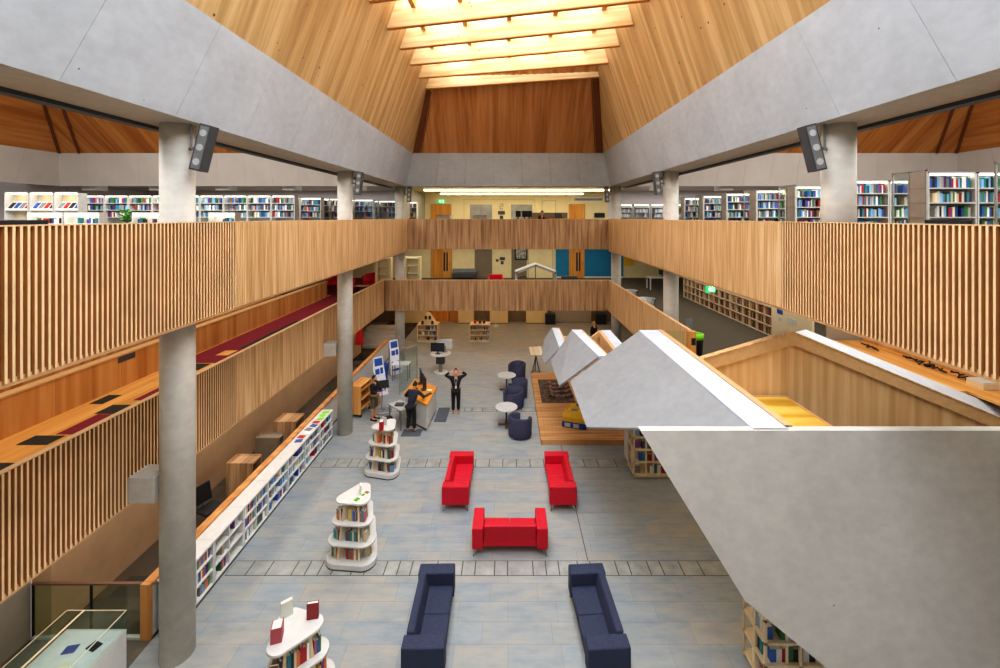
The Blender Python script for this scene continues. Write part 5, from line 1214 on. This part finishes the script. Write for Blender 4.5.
    if hairlen == 'bun': blobs = [(0, .022, .03, .083, .095, .1), (0, .05, .115, .04, .04, .035)]
    elif hairlen == 'long': blobs = [(0, .025, .03, .086, .098, .102), (0, .06, -.08, .085, .05, .13)]
    else: blobs = [(0, .018, .035, .082, .094, .095)]
    small(t, 'hair', mt, hair, blobs)
    small(t, 'eyes', mt, M['black'], [(s*.03, -.09, .012, .01, .008, .007) for s in (-1, 1)])
    small(t, 'mouth', mt, plain('lips', (176, 92, 88), .6), [(0, -.1, -.06, .022, .008, .006)])
    if mask: small(t, 'face_mask', mt, M['black_cloth'], [(0, -.052, -.052, .066, .066, .048)])
    if extra: extra(t, P, mt)
    return t
def stand(h=1.0):
    return {'pelvis': (0, 0, .95), 'waist': (0, .0, 1.1), 'chest': (0, 0, 1.3), 'neck': (0, 0, 1.47), 'skull': (0, -.01, 1.53),
            'Lsho': (.18, 0, 1.39), 'Rsho': (-.18, 0, 1.39), 'Lhip': (.09, 0, .88), 'Rhip': (-.09, 0, .88), 'Lknee': (.1, -.01, .48), 'Rknee': (-.1, -.01, .48),
            'Lank': (.1, .02, .07), 'Rank': (-.1, .02, .07), 'Ltoe': (.11, -.12, .045), 'Rtoe': (-.11, -.12, .045)}
# woman facing the camera, both hands behind her head
J = stand(); J.update({'Lelb': (.42, -.04, 1.5), 'Lwrist': (.2, .02, 1.6), 'Relb': (-.42, -.04, 1.5), 'Rwrist': (-.2, .02, 1.6), 'Ln': (0, -.3, 1), 'Rn': (0, -.3, 1)})
def lanyard(t, P, mt):
    m = MB(); m.tube([(-.06, -.12, 1.42), (-.03, -.15, 1.25), (0, -.16, 1.13)], .007, 6); m.tube([(.06, -.12, 1.42), (.03, -.15, 1.25), (0, -.16, 1.13)], .007, 6); m.build('lanyard', M['light_grey'], t)
    bx(-.035, .035, -.175, -.168, 1.03, 1.13).build('badge', M['white'], t)
person('woman in black facing the camera with raised elbows, white badge on her chest', (-2.02, 16.45, 0), R(8), J, M['black_cloth'], M['black_cloth'], None, M['hair_dark'], 'bun', 0, 0, False, True, False, .28, lanyard)
# man with tablet stand, in profile facing right
J = stand(); J.update({'Lelb': (.22, -.06, 1.12), 'Lwrist': (.16, -.3, 1.12), 'Relb': (-.22, -.06, 1.12), 'Rwrist': (-.16, -.3, 1.12), 'Ln': (0, 0, -1), 'Rn': (0, 0, -1), 'Lknee': (.11, -.03, .48)})
person('man in black shirt, khaki shorts and face mask standing at the tablet stand', (-5.02, 15.95, 0), R(75), {k: tuple(q*.97 for q in v) if k not in ('Ln', 'Rn') else v for k, v in J.items()}, M['black_cloth'], M['khaki'], M['black'], M['hair_dark'], 'short', 0, R(12), True, True, True)
# woman leaning over the help desk, seen from behind
J = stand(); J.update({'waist': (0, -.04, 1.08), 'chest': (0, -.16, 1.27), 'neck': (0, -.27, 1.40), 'skull': (0, -.32, 1.45), 'Lsho': (.18, -.19, 1.34), 'Rsho': (-.18, -.19, 1.34),
    'Lelb': (.36, -.26, 1.12), 'Lwrist': (.26, -.46, 1.06), 'Relb': (-.36, -.26, 1.14), 'Rwrist': (-.26, -.46, 1.07), 'Ln': (0, 0, -1), 'Rn': (0, 0, -1), 'pelvis': (0, .05, .95), 'Lhip': (.09, .05, .88), 'Rhip': (-.09, .05, .88), 'Lank': (.12, .06, .07), 'Rank': (-.12, .03, .07), 'Ltoe': (.14, -.08, .045), 'Rtoe': (-.15, -.1, .045)})
person('woman in dark navy top and trousers leaning over the help desk with her back turned', (-3.42, 15.05, .012), R(168), J, M['navy_cloth'], M['black_cloth'], None, M['hair_dark'], 'bun', 0, R(25), False, True, False, .12)
# fair haired person beyond the small canopies
J = stand(); J.update({'Lelb': (.24, .02, 1.1), 'Lwrist': (.22, -.14, .9), 'Relb': (-.24, .02, 1.1), 'Rwrist': (-.22, -.14, .9), 'Ln': (-1, 0, 0), 'Rn': (1, 0, 0)})
person('fair haired person in black standing beyond the small timber gable', (4.85, 24.0, 0), R(40), J, M['black_cloth'], M['black_cloth'], M['black'], M['hair_fair'], 'short', R(-10), 0)
# person seated at the upper back desk
J = {'pelvis': (0, 0, .52), 'waist': (0, -.02, .68), 'chest': (0, -.1, .92), 'neck': (0, -.16, 1.08), 'skull': (0, -.19, 1.13), 'Lsho': (.18, -.11, 1.0), 'Rsho': (-.18, -.11, 1.0),
     'Lelb': (.26, -.2, .8), 'Lwrist': (.16, -.42, .8), 'Relb': (-.26, -.2, .8), 'Rwrist': (-.16, -.42, .8), 'Ln': (0, 0, -1), 'Rn': (0, 0, -1), 'Lhip': (.09, -.03, .5), 'Rhip': (-.09, -.03, .5),
     'Lknee': (.12, -.42, .5), 'Rknee': (-.12, -.42, .5), 'Lank': (.12, -.42, .07), 'Rank': (-.12, -.42, .07), 'Ltoe': (.12, -.55, .045), 'Rtoe': (-.12, -.55, .045)}
person('person in dark clothes sitting at the back upper floor desk, beside the grey partition', (1.8, 24.3, Z2+.25), R(60), J, M['black_cloth'], M['black_cloth'], M['black'], M['hair_dark'], 'short', 0, R(10))
t = thing('stool', 'high stool under the person sitting on the back upper floor', 'stool', (1.8, 24.3, Z2)); m = MB(); m.cyl((0, 0), .18, .6, .64); m.build('seat', M['dark_grey'], t); m = MB(); m.cyl((0, 0), .03, .03, .6); m.build('column', M['dark_grey'], t); m = MB(); m.cyl((0, 0), .2, 0, .03); m.build('base', M['black'], t)
# ---- the far books, too many and too small to count one by one: one object
vs, fs, cs = [], [], []
for (x, y, z, w_, d, h, rz, c) in rows:
    c_, s_ = math.cos(rz), math.sin(rz); i = len(vs)
    for zz in (z+.001, z+h):
        for a, b in ((-w_/2, -d/2), (w_/2, -d/2), (w_/2, d/2), (-w_/2, d/2)): vs.append((x+a*c_-b*s_, y+a*s_+b*c_, zz))
    fs += [[i+4, i+5, i+6, i+7], [i, i+1, i+5, i+4], [i+1, i+2, i+6, i+5], [i+2, i+3, i+7, i+6], [i+3, i, i+4, i+7]]
    cs += [lin((228, 222, 206))] + [lin(c)]*4
me = bpy.data.meshes.new('books'); me.from_pydata(vs, [], fs); ca = me.color_attributes.new('Col', 'FLOAT_COLOR', 'CORNER')
buf = []
for p, c in zip(me.polygons, cs): buf += list(c)*len(p.vertices)
ca.data.foreach_set('color', buf); me.materials.append(M['book_row'])
o = bpy.data.objects.new('shelved_books', me); col.objects.link(o)
tag(o, 'the many small books standing on the other lit shelves of the library', 'books', None, 'stuff')
print('individual books', nbook, 'row books', len(rows))
# ================================================================== area lights, mostly unseen fill
def area(name, loc, sx, sy, power, c=(1, 1, 1), rot=(0, 0, 0)):
    l = bpy.data.lights.new(name, 'AREA'); l.shape = 'RECTANGLE'; l.size = sx; l.size_y = sy; l.energy = power; l.color = c
    o = bpy.data.objects.new(name, l); col.objects.link(o); o.location = loc; o.rotation_euler = rot; return o
area('lamp_level_two_back', (0.5, 26.8, 9.22), 12, 5, 330, (1, .9, .68))
area('fill_level_one_back', (0, 26.5, 6.05), 14, 6, 330, (1, .9, .7))  # unseen fill added to brighten the lower gallery at the back
area('fill_ground_back', (0, 26.5, 2.85), 14, 8, 230, (1, .62, .34))  # unseen warm fill added to tint the far hall floor
area('fill_level_one_left', (-8.6, 13, 6.05), 3, 18, 260, (1, .88, .7))  # added fill above the left corridor, stands for no visible fitting
area('fill_level_one_right', (9.5, 14, 6.05), 5, 18, 420, (1, .93, .82))  # unseen fill that lifts the right lower gallery and the white cap
area('fill_ground_left', (-7.75, 13.5, 2.88), .8, 18, 110, (1, .9, .76))  # fill added below the slab to brighten the beige wall
for s in (-1, 1):
    area('fill_side_bay', (s*14, 9, 13.5), 9, 14, 2000, (1, .97, .92))  # unseen fill in the bay's roof opening, brightens band and timber
    area('fill_side_back', (s*15, 27, 9.4), 14, 5, 420, (1, .96, .92))  # added fill that brightens the lilac back walls
area('fill_under_canopy', (5.0, 10.0, 2.25), 2.4, 5, 16, (1, .66, .34))  # hidden warm light added to brown the floor below the canopy
